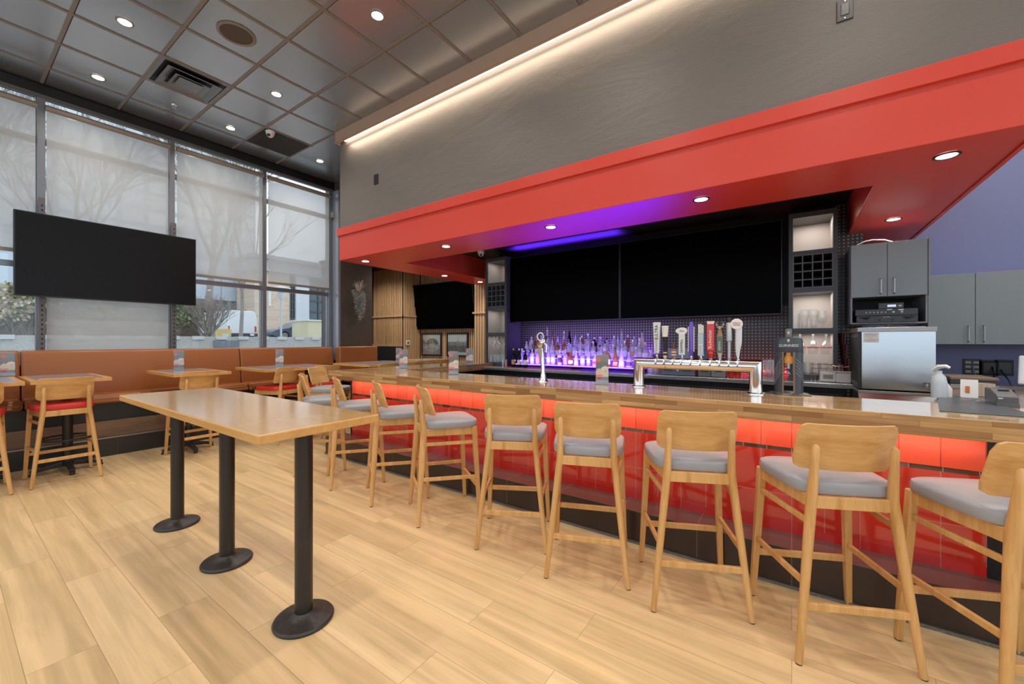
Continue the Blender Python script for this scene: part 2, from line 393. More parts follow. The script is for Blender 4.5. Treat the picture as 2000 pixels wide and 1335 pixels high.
# window frames: one window per bay
MUL = [-2.35, -.85, .672, 1.815, 2.962, 4.06]
def window(n, x0, x1):
    b = nb(); z0, z1 = .98, 4.06; y0, y1 = 6.83, 6.90
    for a, c in ((x0, x0+.035), (x1-.035, x1)): box(b, (a, y0, z0), (c, y1, z1))
    for z in (z0, 2.10, 3.49, z1-.055): box(b, (x0+.035, y0+.005, z), (x1-.035, y1, z+(.06 if z != z0 else .05)))
    o = struct('window_%d' % n, b, M_grmet)
    p = struct('glass_pane', box(nb(), (x0+.03, 6.865, z0+.02), (x1-.03, 6.871, z1-.02)), M_pane, parent=o)
    return o
for i in range(5): window(i+1, MUL[i], MUL[i+1])
window(6, -3.95, MUL[0])
# mullion covers in front of the joints
b = nb()
for x in MUL[1:]:
    box(b, (x-.028, 6.79, .98), (x+.028, 6.83, 4.0))
struct('trim_3', b, M_grmet)
# corner column beside the window, dark painted, with the grey window return
struct('wall_column', box(nb(), (4.14, 6.60, 0), (4.79, 6.98, ZC)), M_umber)
struct('trim_4', box(nb(), (4.10, 6.61, .95), (4.139, 6.84, 3.98)), mat('pale grey return', (.30, .33, .38), .25, .3))
struct('trim_5', box(nb(), (4.06, 6.72, 3.50), (4.139, 6.86, 3.60)), M_tan)

# recess behind the bar, clad in vertical slats
b = nb(); box(b, (4.79, 8.2, 0), (6.1, 8.3, 3.0)); box(b, (4.70, 6.98, 0), (4.79, 8.2, 3.0))
struct('wall_recess_end', b, M_umber)
struct('ceiling_recess', box(nb(), (4.7, 5.13, 2.95), (6.8, 8.3, 3.0)), M_dark)
struct('wall_recess_side', box(nb(), (5.99, 7.14, 0), (6.10, 8.2, 2.95)), M_felt)
struct('wall_recess_back', box(nb(), (6.50, 5.45, 0), (6.60, 7.30, 2.95)), M_felt)
struct('wall_recess_step', box(nb(), (6.10, 7.14, 0), (6.50, 7.24, 2.95)), M_felt)
struct('wall_pillar', box(nb(), (6.21, 4.90, 0), (6.50, 5.25, 2.95)), M_felt)
def slats(name, axis, fixed, a0, a1, z0, z1, n, label, depth=.018, fill=.66):
    b = nb(); st = (a1-a0)/n
    for i in range(n):
        s = a0+i*st
        if axis == 'Y': box(b, (fixed-depth, s, z0), (fixed, s+st*fill, z1))
        else: box(b, (s, fixed-depth, z0), (s+st*fill, fixed, z1))
    o = obj(name, b, M_slat); tag(o, label, 'wall cladding', None, None); o['kind'] = 'structure'; return o
slats('wall_slats_side', 'Y', 5.99, 7.16, 8.19, 1.22, 2.95, 17, 'slats')
slats('wall_slats_step', 'X', 7.14, 6.00, 6.49, .2, 2.95, 9, 'slats')
slats('wall_slats_back', 'Y', 6.50, 5.47, 7.12, .2, 2.95, 27, 'slats')
slats('wall_slats_pillar', 'Y', 6.21, 4.91, 5.24, .2, 2.95, 5, 'slats', fill=.74)
b = nb(); box(b, (5.95, 7.10, 1.84), (5.972, 8.19, 1.872)); box(b, (5.95, 7.10, 1.84), (6.47, 7.122, 1.872))
struct('trim_6', b, M_slat); struct('trim_7', box(nb(), (6.165, 4.90, 1.84), (6.192, 5.26, 1.872)), M_slat)
struct('trim_8', box(nb(), (5.955, 7.14, 1.17), (5.975, 8.19, 1.22)), M_slat)
struct('trim_9', box(nb(), (5.955, 7.14, .0), (5.975, 8.19, 1.165)), mat('blue black panel', (.022, .026, .034), .35))

# bulkhead over the bar: dented plaster above, red cap and fascia, red U-shaped soffit
struct('wall_bulkhead', box(nb(), (3.20, -4, 2.76), (3.36, 5.12, ZC)), M_plaster)
cz0, cz1 = onX(662.5, 460.3, 3.165).z, onX(659, 446.5, 3.165).z
struct('trim_10', box(nb(), (3.165, -4, cz0), (3.36, 5.145, cz1)), M_red, bev=.003)
U = [(3.19, -1.06), (6.5, -1.06), (6.5, -.48), (3.83, -.48), (3.83, 4.51), (6.205, 4.51), (6.205, 5.12), (3.19, 5.12)]
so = struct('ceiling_soffit', prism(nb(), U, 2.405, 2.79), M_red, bev=.004)
struct('trim_11', box(nb(), (3.36, -1.085, 2.395), (6.5, -1.06, 2.44)), M_red)
struct('ceiling_bar_lid', box(nb(), (3.83, -.48, 2.74), (6.2, 4.51, 2.78)), M_lid)
struct('wall_bar_back', box(nb(), (5.47, -.60, 0), (5.53, 4.03, 1.70)), M_mesh)
struct('wall_bar_upper', box(nb(), (5.47, -.60, 1.70), (5.53, 4.03, 2.74)), M_dark)
struct('wall_bar_strip', box(nb(), (5.455, -.60, 1.70), (5.469, -.38, 2.74)), M_mesh)
struct('wall_bar_side', box(nb(), (5.46, 4.03, 0), (6.2, 4.07, 2.74)), M_dark)

# LED cove along the bulkhead head
cv = thing('cove_light', 'long taupe cove fascia with a warm white light strip along the bulkhead top', 'light', (0, 0, 0))
b = nb(); box(b, (3.120, -4, 3.995), (3.135, 5.11, ZC-.001)); box(b, (3.135, -4, 3.985), (3.150, 5.11, 4.0)); box(b, (3.12, 5.105, 3.985), (3.199, 5.12, ZC-.001))
obj('fascia', b, mat('taupe fascia', (.42, .29, .215), .5), cv)
obj('light_strip', box(nb(), (3.150, -3.95, 4.006), (3.192, 4.98, 4.014)), mat('warm led', (1, 1, 1), .5, emit=(1, .86, .68), es=9), cv)
lamp('AREA', 'cove_lamp', (3.135, .5, 3.93), K_COVE*1.0, (1, .80, .60), cv, rot=(0, math.radians(-18), 0), size=.09, sizey=8.8)

# ================================================================== CEILING FITTINGS
def downlight(name, x, y, z, r, lens, power, col, label, group, spot=2.5, soft=.05, real=True):
    t = thing(name, label, 'ceiling light', (x, y, z), 0, group)
    b = nb(); seg = 24
    prof = [(r, 0), (r, -.004), (r*.80, -.006), (r*.76, -.002)]
    rings = [[b.verts.new((q*math.cos(2*PI*k/seg), q*math.sin(2*PI*k/seg), zz)) for k in range(seg)] for q, zz in prof]
    for a, c in zip(rings, rings[1:]):
        for k in range(seg): b.faces.new((a[k], a[(k+1) % seg], c[(k+1) % seg], c[k]))
    obj('trim_ring', b, M_black if lens is M_lens2 else M_tee, t, smooth=True)
    obj('lens', lathe(nb(), [(r*.74, -.0025), (r*.74, -.0035)], 20), lens, t)
    lamp('SPOT', 'lamp', (0, 0, -.012), power, col, t, size=soft, spot=spot, blend=.9)
    return t
vis = [(.97, 4.88, 'second row back, over the long wooden table'), (1.01, 6.14, 'nearest the big hanging television'), (2.21, 2.97, 'nearest the camera, beside the bulkhead'), (2.25, 4.87, 'between the square diffuser and the bulkhead'), (2.26, 6.15, 'between the diffuser and the dome camera'), (3.48, 6.12, 'beyond the end of the bulkhead')]
for x, y, s in vis: downlight('recessed_downlight', x, y, ZC-.002, .062, M_lens, K_DOWN, (1, .90, .78), 'warm round recessed light in the grey tiles, '+s, 'ceiling tile downlights')
for x in (.97, 2.21, -.6, -2.2):  # unseen fill lamps, added to the ceiling beyond the visible downlights
    for y in (2.97, 1.3, -.4, -2.2):
        if (x, y) == (2.21, 2.97): continue
        downlight('recessed_downlight', x, y, ZC-.002, .062, M_lens, K_DOWN, (1, .90, .78), 'warm round recessed light added out of view in the grey tiles to fill the room', 'ceiling tile downlights')
for x in (4.6, 5.8):  # lamps added out of view to lift the blue wall and cabinets
    for y in (-1.7, -2.9): downlight('recessed_downlight', x, y, ZC-.002, .062, M_lens, K_DOWN*1.3, (1, .95, .9), 'unseen light added in the tiles right of the red soffit to brighten the blue wall', 'ceiling tile downlights')
for x in (-.6, -2.2):  # further unseen fill lamps added on the left side
    for y in (4.87,): downlight('recessed_downlight', x, y, ZC-.002, .062, M_lens, K_DOWN, (1, .90, .78), 'warm round recessed light added unseen in the grey tiles left of the frame', 'ceiling tile downlights')
sl = [(3.42, 4.86, 'at the far left corner of the red soffit'), (3.42, 3.32, 'second from the left along the red soffit front'), (3.42, 1.92, 'in the purple-lit part of the red soffit'), (3.42, .58, 'above the beer taps in the red soffit'), (3.45, -.76, 'at the right front corner of the red soffit'), (4.95, 4.84, 'in the left return of the soffit over the slat recess'), (5.85, 4.80, 'beside the slatted pillar'), (4.98, -.76, 'above the slate wall cabinet')]
for x, y, s in sl: downlight('soffit_downlight', x, y, 2.404, .062, M_lens2, K_SOFF, (1, .94, .84), 'small bright recessed light '+s, 'red soffit downlights', spot=2.3, soft=.03)

for x, y in ((5.4, 6.5), (5.2, 7.6), (5.6, 5.75)): downlight('recess_fill_light', x, y, 2.949, .05, M_lens2, 90, (1, .90, .76), 'small light added in the recess ceiling, hidden above the soffit, to brighten the slats', 'added recess fill lights', spot=2.6)  # hidden lamps added to brighten the slatted recess walls
t = thing('ceiling_speaker', 'round ceiling speaker with bronze mesh grille in a grey tile', 'speaker', (1.60, 4.22, ZC-.002))
obj('trim_ring', lathe(nb(), [(.155, 0), (.155, -.006), (.135, -.010), (.128, -.004)], 40, caps=False), M_tee, t, smooth=True)
obj('grille', lathe(nb(), [(.130, -.003), (.130, -.005)], 36), mat('bronze grille', (.10, .075, .06), .6, bump=(400, .6)), t)
t = thing('air_diffuser', 'square stepped metal air diffuser in the ceiling', 'air vent', (1.596, 5.44, ZC-.003))
obj('backing', box(nb(), (-.29, -.29, .0), (.29, .29, .002)), M_dark, t)
def ringf(b, a0, a1, z0, z1):
    q = []
    for a, z in ((a0, z0), (a1, z1)): q.append([b.verts.new(p) for p in ((-a,-a,z),(a,-a,z),(a,a,z),(-a,a,z))])
    for k in range(4): b.faces.new((q[0][k], q[0][(k+1)%4], q[1][(k+1)%4], q[1][k]))
for k, (a0, a1, z0, z1) in enumerate(((.298, .27, -.004, -.006), (.24, .17, -.035, -.004), (.155, .10, -.042, -.012))):
    b = nb(); ringf(b, a0, a1, z0, z1); o = obj('louver_ring', b, M_grmet, t); sm = o.modifiers.new('s', 'SOLIDIFY'); sm.thickness = .006
obj('centre_plate', box(nb(), (-.105, -.105, -.040), (.105, .105, -.034)), M_grmet, t, bev=.003)
t = thing('return_grille', 'dark egg-crate return air grille in a ceiling tile', 'air vent', (2.82, 6.05, ZC-.003))
b = nb(); box(b, (-.298, -.298, 0), (.298, .298, .002)); obj('backing', b, M_dark, t)
b = nb()
for k in range(29): s = -.294+k*.021; box(b, (s-.002, -.298, -.008), (s+.002, .298, -.001)); box(b, (-.298, s-.002, -.008), (.298, s+.002, -.001))
obj('lattice', b, mat('dark lattice', (.07, .068, .068), .4), t)
def dome(loc, label):
    t = thing('dome_camera', label, 'camera', loc)
    obj('base', lathe(nb(), [(.052, 0), (.058, -.008), (.052, -.03), (.046, -.05)], 24), M_white, t, smooth=True)
    obj('ball', lathe(nb(), [(.001, -.086), (.02, -.082), (.034, -.072), (.042, -.055), (.043, -.045)], 24), M_white, t, smooth=True)
    b = nb(); sweep(b, [(-.018, -.014, -.058), (-.036, -.028, -.072)], .019, 14); obj('eye', b, M_black, t, smooth=True)
    return t
dome((2.60, 5.80, ZC-.003), 'small white dome security camera on the tiled ceiling beside the dark grille')
dome((5.02, 4.10, 2.739), 'small white dome security camera under the black ceiling beside the left shelf tower')
t = thing('sprinkler_head', 'small chrome sprinkler head hanging from a ceiling tile', 'sprinkler', (1.65, 6.11, ZC-.003))
obj('escutcheon', lathe(nb(), [(.03, 0), (.028, -.006), (.012, -.012)], 16), M_chrome, t, smooth=True)
b = nb(); sweep(b, [(0,0,-.01),(0,0,-.035)], .006, 8); sweep(b, [(-.014,0,-.012),(-.014,0,-.036)], .0025, 6); sweep(b, [(.014,0,-.012),(.014,0,-.036)], .0025, 6); lathe(b, [(.018,-.036),(.018,-.039)], 14)
obj('deflector', b, M_chrome, t)
# wall outlet boxes on the bulkhead
def wallbox(px, py, label, s=1):
    p = onX(px, py, 3.199); t = thing('outlet_plate', label, 'outlet', p)
    obj('plate', box(nb(), (-.008, -.04*s, -.065*s), (0, .04*s, .065*s)), M_black, t, bev=.002)
    obj('socket', box(nb(), (-.012, -.02*s, -.035*s), (-.0079, .02*s, .035*s)), M_bezel, t, bev=.002)
    b = nb()
    for z in (-.052, .052): lathe(b, [(.004, 0), (.004, .002)], 8, (0, 0, 0))
    bmesh.ops.transform(b, matrix=Matrix.Rotation(-PI/2, 4, 'Y'), verts=b.verts); vv = list(b.verts); bmesh.ops.translate(b, vec=(-.0085, 0, .052*s), verts=vv[:len(vv)//2]); bmesh.ops.translate(b, vec=(-.0085, 0, -.052*s), verts=vv[len(vv)//2:])
    obj('screws', b, M_steel, t); return t
wallbox(1650, 20, 'open black outlet box on the plaster at the upper right'); wallbox(735, 350, 'open black outlet box on the plaster at the left end of the bulkhead')

# ================================================================== WINDOW SHADES
def shade(x0, x1, zb, label):
    t = thing('roller_shade', label, 'window shade', (0, 0, 0), 0, 'roller shades on the window wall')
    obj('fabric', box(nb(), (x0+.03, 6.772, zb), (x1-.03, 6.7735, 3.87)), M_shade, t)
    b = nb(); sweep(b, [(x0+.02, 6.755, 3.868), (x1-.02, 6.755, 3.868)], .033, 14); obj('roller_tube', b, M_tan, t, smooth=True)
    obj('hem_bar', box(nb(), (x0+.03, 6.764, zb-.035), (x1-.03, 6.780, zb+.003)), M_tan, t, bev=.004)
    return t
shade(-.82, .66, 2.28, 'translucent screen shade in the leftmost bay, raised above the television bottom')
shade(.68, 1.80, 1.13, 'translucent screen shade behind the big television, lowered to the booth')
shade(1.83, 2.95, 2.225, 'translucent screen shade right of the television, halfway down with bare trees behind')
shade(2.975, 4.05, 2.235, 'translucent screen shade in the narrow bay beside the column')
for i, x in enumerate((.672, 1.815)):
    t = thing('mounting_strut', ('left', 'right')[i]+' slotted dark steel strut holding the big television at the window', 'strut', (x, 6.735, 0), 0, 'television mounting struts')
    obj('channel', box(nb(), (-.024, -.02, .98), (.024, .02, 2.86)), mat('galvanised strut', (.16, .15, .15), .5, .5, bump=(60, .3)), t)
    b = nb()
    for k in range(34):
        z = 1.05+k*.052
        if not 1.7 < z < 2.62: box(b, (-.006, -.0215, z), (.006, -.0205, z+.02))
    obj('slots', b, M_dark, t)
    b = nb(); box(b, (-.03, -.09, 2.0), (.03, -.02, 2.45)); obj('bracket', b, M_black, t)
def tv(name, label, cx, cyy, cz, wd, ht, rz, tilt=0, dep=.045, bz=.012, scr=None):
    t = thing(name, label, 'television', (cx, cyy, cz), rz, None); t.rotation_euler = (0, tilt, rz)
    obj('housing', box(nb(), (0, -wd/2, -ht/2), (dep, wd/2, ht/2)), M_bezel, t, bev=.004)
    obj('screen', box(nb(), (-.0015, -wd/2+bz, -ht/2+bz), (.0005, wd/2-bz, ht/2-bz)), scr or M_screen, t)
    return t
a = onY(26, 407, 6.60); b_ = onY(383, 469, 6.60); c_ = onY(381, 597, 6.60)
tv('television', 'large black flat television hung in front of the window shades', (a.x+b_.x)/2, 6.60, (a.z+c_.z)/2, b_.x-a.x, a.z-c_.z, PI/2, scr=M_screen2)
# televisions over the back bar
tv('television', 'left of the two giant black televisions joined over the back bar', 5.15, 2.745, 2.085, 1.775, 1.01, 0)
tv('television', 'right of the two giant black televisions joined over the back bar', 5.15, .967, 2.085, 1.775, 1.01, 0)
t = thing('television_bracket', 'black steel wall bracket behind the joined televisions', 'bracket', (5.2, 1.85, 2.1))
obj('rail', box(nb(), (-.005, -1.5, -.1), (.27, 1.5, .1)), M_black, t)
tv('television', 'black television tilted down on the slatted wall above the framed photographs', 6.33, 6.27, 2.06, 1.82, 1.02, 0, math.radians(-7))
t = thing('television_bracket', 'black arm bracket holding the tilted television to the slats', 'bracket', (6.38, 6.27, 2.06))
obj('rail', box(nb(), (-.0, -.3, -.1), (.10, .3, .1)), M_black, t)

# hanging dried plant on the column
pc = onY(697, 568, 6.6)
t = thing('hanging_plant', 'trailing grey artificial succulent plant hung on the dark column', 'plant', (pc.x, 6.60, pc.z))
rnd = random.Random(3)
b = nb(); 
for k in range(46):
    an = rnd.uniform(-1.15, 1.15); ln = rnd.uniform(.12, .22); y = rnd.uniform(-.10, -.02)
    p0 = Vector((rnd.uniform(-.03, .03), -.05, 0)); p2 = p0+Vector((math.sin(an)*ln*.75, y*.6, math.cos(an)*ln)); p1 = (p0+p2)/2+Vector((0, -.02, .02))
    sweep(b, [p0, p1, p2], [(.006, .002), (.007, .002), (.001, .001)], 6)
obj('spiky_tuft', b, mat('dry pinkish leaf', (.62, .52, .45), .6), t)
b = nb()
for k in range(95):
    x0 = rnd.uniform(-.13, .15); ln = rnd.uniform(.16, .58)*(1-abs(x0)*1.6); z0 = -.02+rnd.uniform(-.04, .03)
    n = int(ln/.018)
    for i in range(n):
        f = i/n; x = x0*(1-.35*f)+rnd.uniform(-.012, .012); y = -.03-.08*math.sin(min(1, f*1.5)*PI/2)*rnd.uniform(.4, 1); z = z0-ln*f
        r = rnd.uniform(.009, .017)
        d = Vector((rnd.uniform(-1, 1), rnd.uniform(-1, .2), rnd.uniform(-.6, .8))).normalized(); e = d.cross(Vector((.3, .5, .8))).normalized(); p = Vector((x, y, z))
        b.faces.new([b.verts.new(q) for q in (p, p+d*r+e*r*.6, p+d*r*2.1, p+d*r-e*r*.6)])
fo = obj('trailing_leaves', b, mat('grey green leaf', (.42, .42, .39), .5, var=(30, .6)), t); fo['kind'] = 'stuff'

# thermostat and framed photographs
p = onY(796, 669, 7.12)
t = thing('thermostat', 'small square white thermostat on the slatted step wall', 'thermostat', (p.x, 7.12, p.z))
obj('case', box(nb(), (-.055, -.022, -.055), (.055, 0, .055)), M_white, t, bev=.014, seg=3)
obj('display', box(nb(), (-.028, -.024, -.028), (.028, -.021, .028)), mat('grey display', (.12, .11, .11), .3), t)
def hsh(i, j, s=0): return (math.sin(i*127.1+j*311.7+s*74.7)*43758.5453) % 1
def pic_dome(u, v):
    n = hsh(int(u*60), int(v*70))
    if v > .50:
        d = ((u-.55)/.34)**2+((v-.50)/.30)**2
        if d < 1: g = .17+.12*n if v > .58 else (.5 if .42 < u < .68 and n > .4 else .2)
        elif u < .20 and v < .80-(u*.9): g = .18+.2*n
        else: g = .72-.1*(1-v)
    elif v > .46: g = .5
    elif abs(((u-.5)/.33)**2+((v-.32)/.12)**2-1) < .22: g = .65
    else: g = .22+.45*n*n+.12*(v > .3)
    return (g, g, g*1.02)
def pic_city(u, v):
    n = hsh(int(u*70), int(v*60), 2); c = hsh(int(u*34), 1, 5)
    if abs(u-.54) < .008+.012*(.60 < v < .72)*(v < .70) and .58 < v < .93: g = .33
    elif v > .62+.03*c: g = .74
    elif v < .14: g = .72
    else: g = .10+.42*n*(.5+c*.8)*(.55+.7*(v > .45))
    return (g, g, g*1.02)
def frame(px0, px1, label, fn):
    a = onX(px0, 649, 6.45); c = onX(px1, 695.5, 6.45); wd = a.y-c.y; z0, z1 = .955, 1.477; mid = (a.y+c.y)/2
    t = thing('framed_photograph', label, 'picture', (6.45, mid, z0), 0, None); h_ = z1-z0; f_ = .035
    b = nb(); box(b, (-.005, -wd/2, 0), (.025, wd/2, f_)); box(b, (-.005, -wd/2, h_-f_), (.025, wd/2, h_)); box(b, (-.005, -wd/2, f_), (.025, -wd/2+f_, h_-f_)); box(b, (-.005, wd/2-f_, f_), (.025, wd/2, h_-f_))
    obj('frame', b, M_bezel, t)
    picture('photograph', wd-2*f_, h_-2*f_, 60, 66, fn, VC, t, Matrix.Translation((.008, 0, f_)) @ FACE)
    obj('glazing', box(nb(), (.002, -wd/2+f_, f_), (.003, wd/2-f_, h_-f_)), M_pane, t)
VC = vcol_mat('printed paper', .45, 0)
frame(823, 862, 'black framed black-and-white photograph of an arena dome, left of two under the television', pic_dome)
frame(872, 914, 'black framed black-and-white city skyline photograph, right of two under the television', pic_city)
# ================================================================== THE BAR
BZ = .95
bar = thing('bar_counter', 'long butcher-block bar counter with glossy red tiled front and dark tiled foot ledge', 'bar counter', (0, 0, 0))
o = obj('countertop', prism(nb(), [(2.64, -2.4), (3.23, -2.4), (3.23, 3.86), (5.02, 3.86), (5.02, 4.46), (2.64, 4.46)], .855, BZ), M_butcher, bar, bev=.004)
o.data.materials.append(M_butcherE); o.data.materials.append(M_butcherX)
for p in o.data.polygons:
    if abs(p.normal.z) < .5: p.material_index = 1
b = nb(); box(b, (2.80, -.75, 0), (3.15, 4.24, .855)); box(b, (3.15, 3.95, 0), (4.95, 4.24, .855))
obj('core', b, M_dark, bar)
obj('tile_row', box(nb(), (2.781, -.742, .690), (2.80, 4.205, .855)), M_redtile2, bar)
obj('tile_band', box(nb(), (2.783, -.742, .668), (2.80, 4.205, .690)), M_band, bar)
o = obj('tile_field', box(nb(), (2.780, -.742, .250), (2.80, 4.205, .668)), M_redtile, bar)
obj('tile_base', box(nb(), (2.780, -.742, .185), (2.80, 4.205, .250)), M_redtile3, bar)
obj('end_panel', box(nb(), (2.78, 4.205, 0), (3.20, 4.235, .855)), M_dark, bar)
obj('end_post', box(nb(), (2.775, -.79, 0), (2.83, -.742, .855)), M_dark, bar)
k = obj('foot_ledge', box(nb(), (2.574, -2.4, .012), (2.80, 4.41, .205)), M_kerb, bar, bev=.004)
k.data.materials.append(M_kerbtop)
for p in k.data.polygons:
    if p.normal.z > .5: p.material_index = 1
b = nb(); box(b, (2.562, -2.4, 0), (2.574, 4.41, .016))
obj('ledge_trim', b, mat('aluminium edge', (.20, .19, .18), .35, .7, bump=(90, .6)), bar)
b = nb(); box(b, (2.70, -.74, .848), (2.715, 4.2, .855)); obj('led_strip', b, mat('bar led', (1, 1, 1), .5, emit=(1, .8, .62), es=4), bar)
lamp('AREA', 'bar_lamp', (2.705, 1.73, .845), K_BAR, (1, .80, .62), bar, rot=(0, math.radians(-38), 0), size=.02, sizey=4.9)

# right-hand return counters with a rubber mat
o = obj('return_counter', prism(nb(), [(3.232, -2.4), (4.75, -2.4), (4.75, -1.06), (4.38, -1.06), (4.38, -.925), (3.232, -.675)], .90, BZ-.002), wood('brown stone laminate', (.13, .09, .065), (.24, .17, .125), 'X', .22, 6, .3)); tag(o, 'brown laminate return counter behind the bar under the wall outlets', 'counter')
o = obj('bar_mat', prism(nb(), [(2.84, -.60), (3.22, -.675), (3.66, -.775), (3.66, -.925), (2.84, -.925)], BZ, BZ+.006), mat('grey rubber mat', (.075, .085, .09), .3, bump=(200, .2)), bev=.002); tag(o, 'dark grey rubber bar mat on the right end of the bar', 'mat')
o.rotation_euler = (0, 0, 0)

# back bar: counter, cabinets below
bb = thing('back_counter', 'stainless steel back counter with black fridges below', 'counter', (0, 0, 0))
obj('steel_top', box(nb(), (4.73, -.455, .865), (5.465, 4.02, .905)), M_steel, bb, bev=.003)
b = nb(); box(b, (4.80, -.42, 0), (5.46, 3.95, .865)); obj('cabinet_body', b, mat('black fridge', (.016, .017, .021), .25), bb)
for i in range(7):
    y = -.38+i*.615
    d = obj('door', box(nb(), (4.785, y, .10), (4.80, y+.59, .80)), mat('black fridge', (0,0,0)), bb, bev=.003)
    obj('lock', lathe(nb(), [(.012, 0), (.012, .006)], 14), M_steel, d); kids(d)[0].matrix_local = Matrix.Translation((4.784, y+.30, .76)) @ Matrix.Rotation(-PI/2, 4, 'Y')
wk = thing('underbar_sink', 'stainless steel sink and speed rail behind the bar top', 'sink', (0, 0, 0))
obj('sink_deck', box(nb(), (3.52, 1.7, .76), (4.0, 3.7, .80)), M_steel, wk, bev=.003)
obj('speed_rail', box(nb(), (3.46, 1.7, .62), (3.52, 3.7, .74)), M_dsteel, wk)
b = nb()
for y in (1.75, 2.7, 3.65): box(b, (3.6, y, 0), (3.64, y+.04, .76)); box(b, (3.94, y, 0), (3.98, y+.04, .76))
obj('legs', b, M_dsteel, wk)

# shelf towers
def tower(y0, y1, label, side):
    t = thing('shelf_tower', label, 'shelf', (5.05, 0, 0)); x1 = .40; fr = .035
    zs = [.905, .955, 1.375, 1.425, 1.790, 1.835, 2.175, 2.215, 2.555, 2.605]
    b = nb(); box(b, (0, y0, .905), (x1, y0+fr, 2.605)); box(b, (0, y1-fr, .905), (x1, y1, 2.605))
    for k in (0, 2, 4, 6, 8): box(b, (0, y0+fr, zs[k]), (x1, y1-fr, zs[k+1]))
    obj('frame', b, M_towerf, t)
    for k in (1, 3, 7):
        z0, z1 = zs[k], zs[k+1]; b = nb()
        prism(b, [(x1-.012, y1-fr-.003), (x1-.012, y0+fr+.003), (.03, y0+fr+.003), (.03, y0+fr), (x1-.002, y0+fr), (x1-.002, y1-fr), (.03, y1-fr), (.03, y1-fr-.003)], z0, z1)
        obj('lining', b, M_beige, t)
    obj('rack_back', box(nb(), (x1-.01, y0+fr, zs[5]), (x1, y1-fr, zs[6])), M_dark, t)
    b = nb(); wy = y1-y0-2*fr; hz = zs[6]-zs[5]
    for k in range(5):
        s = y0+fr+wy*k/4; s = min(max(s, y0+fr+.005), y1-fr-.005); box(b, (.004, s-.005, zs[5]), (x1-.01, s+.005, zs[6]))
    for k in range(5):
        s = zs[5]+hz*k/4; s = min(max(s, zs[5]+.005), zs[6]-.005); box(b, (.005, y0+fr, s-.005), (x1-.01, y1-fr, s+.005))
    obj('wine_rack', b, mat('rack grid', (.10, .105, .112), .4), t)
    for k, pw in ((7, 1.1), (3, 1.05), (1, .8)):
        lamp('AREA', 'shelf_lamp', (.16, (y0+y1)/2, zs[k+1]-.008), pw*side, (1, .90, .80), t, size=.22)
    return t
tower(-.372, .025, 'right shelf tower with bright shelves, a wine cube rack and glassware', 1)
tower(3.618, 4.037, 'left shelf tower with dimmer shelves, a wine cube rack and stemware', .28)

# ---------------------------------------------------------------- glassware
def vessel(name, prof, label, cat, loc, group, m=None, inner=.0025, seg=20, flip=False):
    if flip: zt = max(z for r, z in prof); prof = [(r, zt-z) for r, z in prof]
    b = nb(); rings = [[b.verts.new((r*math.cos(2*PI*k/seg), r*math.sin(2*PI*k/seg), z)) for k in range(seg)] for r, z in prof]
    for a, c in zip(rings, rings[1:]):
        for k in range(seg): b.faces.new((a[k], a[(k+1) % seg], c[(k+1) % seg], c[k]))
    b.faces.new(rings[0][::-1])
    o = obj(name, b, m or M_glass, smooth=True); o.location = loc; return tag(o, label, cat, group)
PINT = [(.030, 0), (.031, .006), (.034, .07), (.041, .15)]
WEIZ = [(.032, 0), (.026, .015), (.024, .05), (.036, .13), (.038, .16), (.034, .19)]
TULIP = [(.034, 0), (.012, .008), (.010, .03), (.034, .07), (.040, .11), (.036, .17)]
WINE = [(.036, 0), (.008, .006), (.005, .07), (.02, .09), (.040, .125), (.041, .155), (.030, .21)]
TUMB = [(.036, 0), (.038, .01), (.043, .12)]
MUG = [(.036, 0), (.037, .01), (.036, .03), (.038, .15)]
def at_tower(px, z, x=5.19): return (x, onX(px, 600, x).y, z)
for i, (px, pr_, lb) in enumerate(((1553, MUG, 'short straight mug etched with white'), (1571, WEIZ, 'tall slim clear beer glass'), (1589, WEIZ, 'curved wheat-beer glass'), (1606, TULIP, 'footed tulip glass'))):
    o = vessel('beer_glass', [(r*1.15, z*1.05) for r, z in pr_], lb+' in the third cell of the right shelf tower', 'glass', at_tower(px, 1.426), 'beer glasses in the right tower')
for i, px in enumerate((1563, 1588, 1613)):
    o = vessel('wine_glass', [(r*1.2, z) for r, z in WINE], ('left', 'middle', 'right')[i]+' of three large branded goblets hung upside down in the right shelf tower', 'glass', at_tower(px, 1.162), 'hanging goblets in the right tower', flip=True)
    obj('printed_band', lathe(nb(), [(.050, .062), (.051, .076)], 20, caps=False), mat('pink print', (.75, .25, .22), .4), o)
b = nb()
for y in (-.29, -.235, -.15, -.10, -.02): pass
r = obj('glass_rack', sweep(nb(), [(5.15, -.33, 1.371), (5.15, -.01, 1.371)], .003, 6), M_chrome); tag(r, 'thin chrome stemware rail in the right shelf tower', 'rack')
for i, px in enumerate((1562, 1578, 1594, 1609)):
    vessel('tumbler', TUMB, ordw(i)+' from the left of the upturned tumblers in the right shelf tower', 'glass', at_tower(px, .957, 5.16), 'upturned tumblers in the right tower', flip=True)
for i in range(4):
    vessel('wine_glass', WINE, ordw(i)+' from the left of the small glasses hanging in the left shelf tower', 'glass', (5.14, 3.93-i*.072, 1.162), 'hanging glasses in the left tower', flip=True)
for i in range(5):
    for j in range(2):
        vessel('tumbler', TUMB, ordw(i)+' from the left in the '+('front', 'back')[j]+' row of tumblers in the left shelf tower', 'glass', (5.12+j*.1, 3.965-i*.068 - j*.01, .957), 'tumblers in the left tower', flip=(i % 2 == 0))
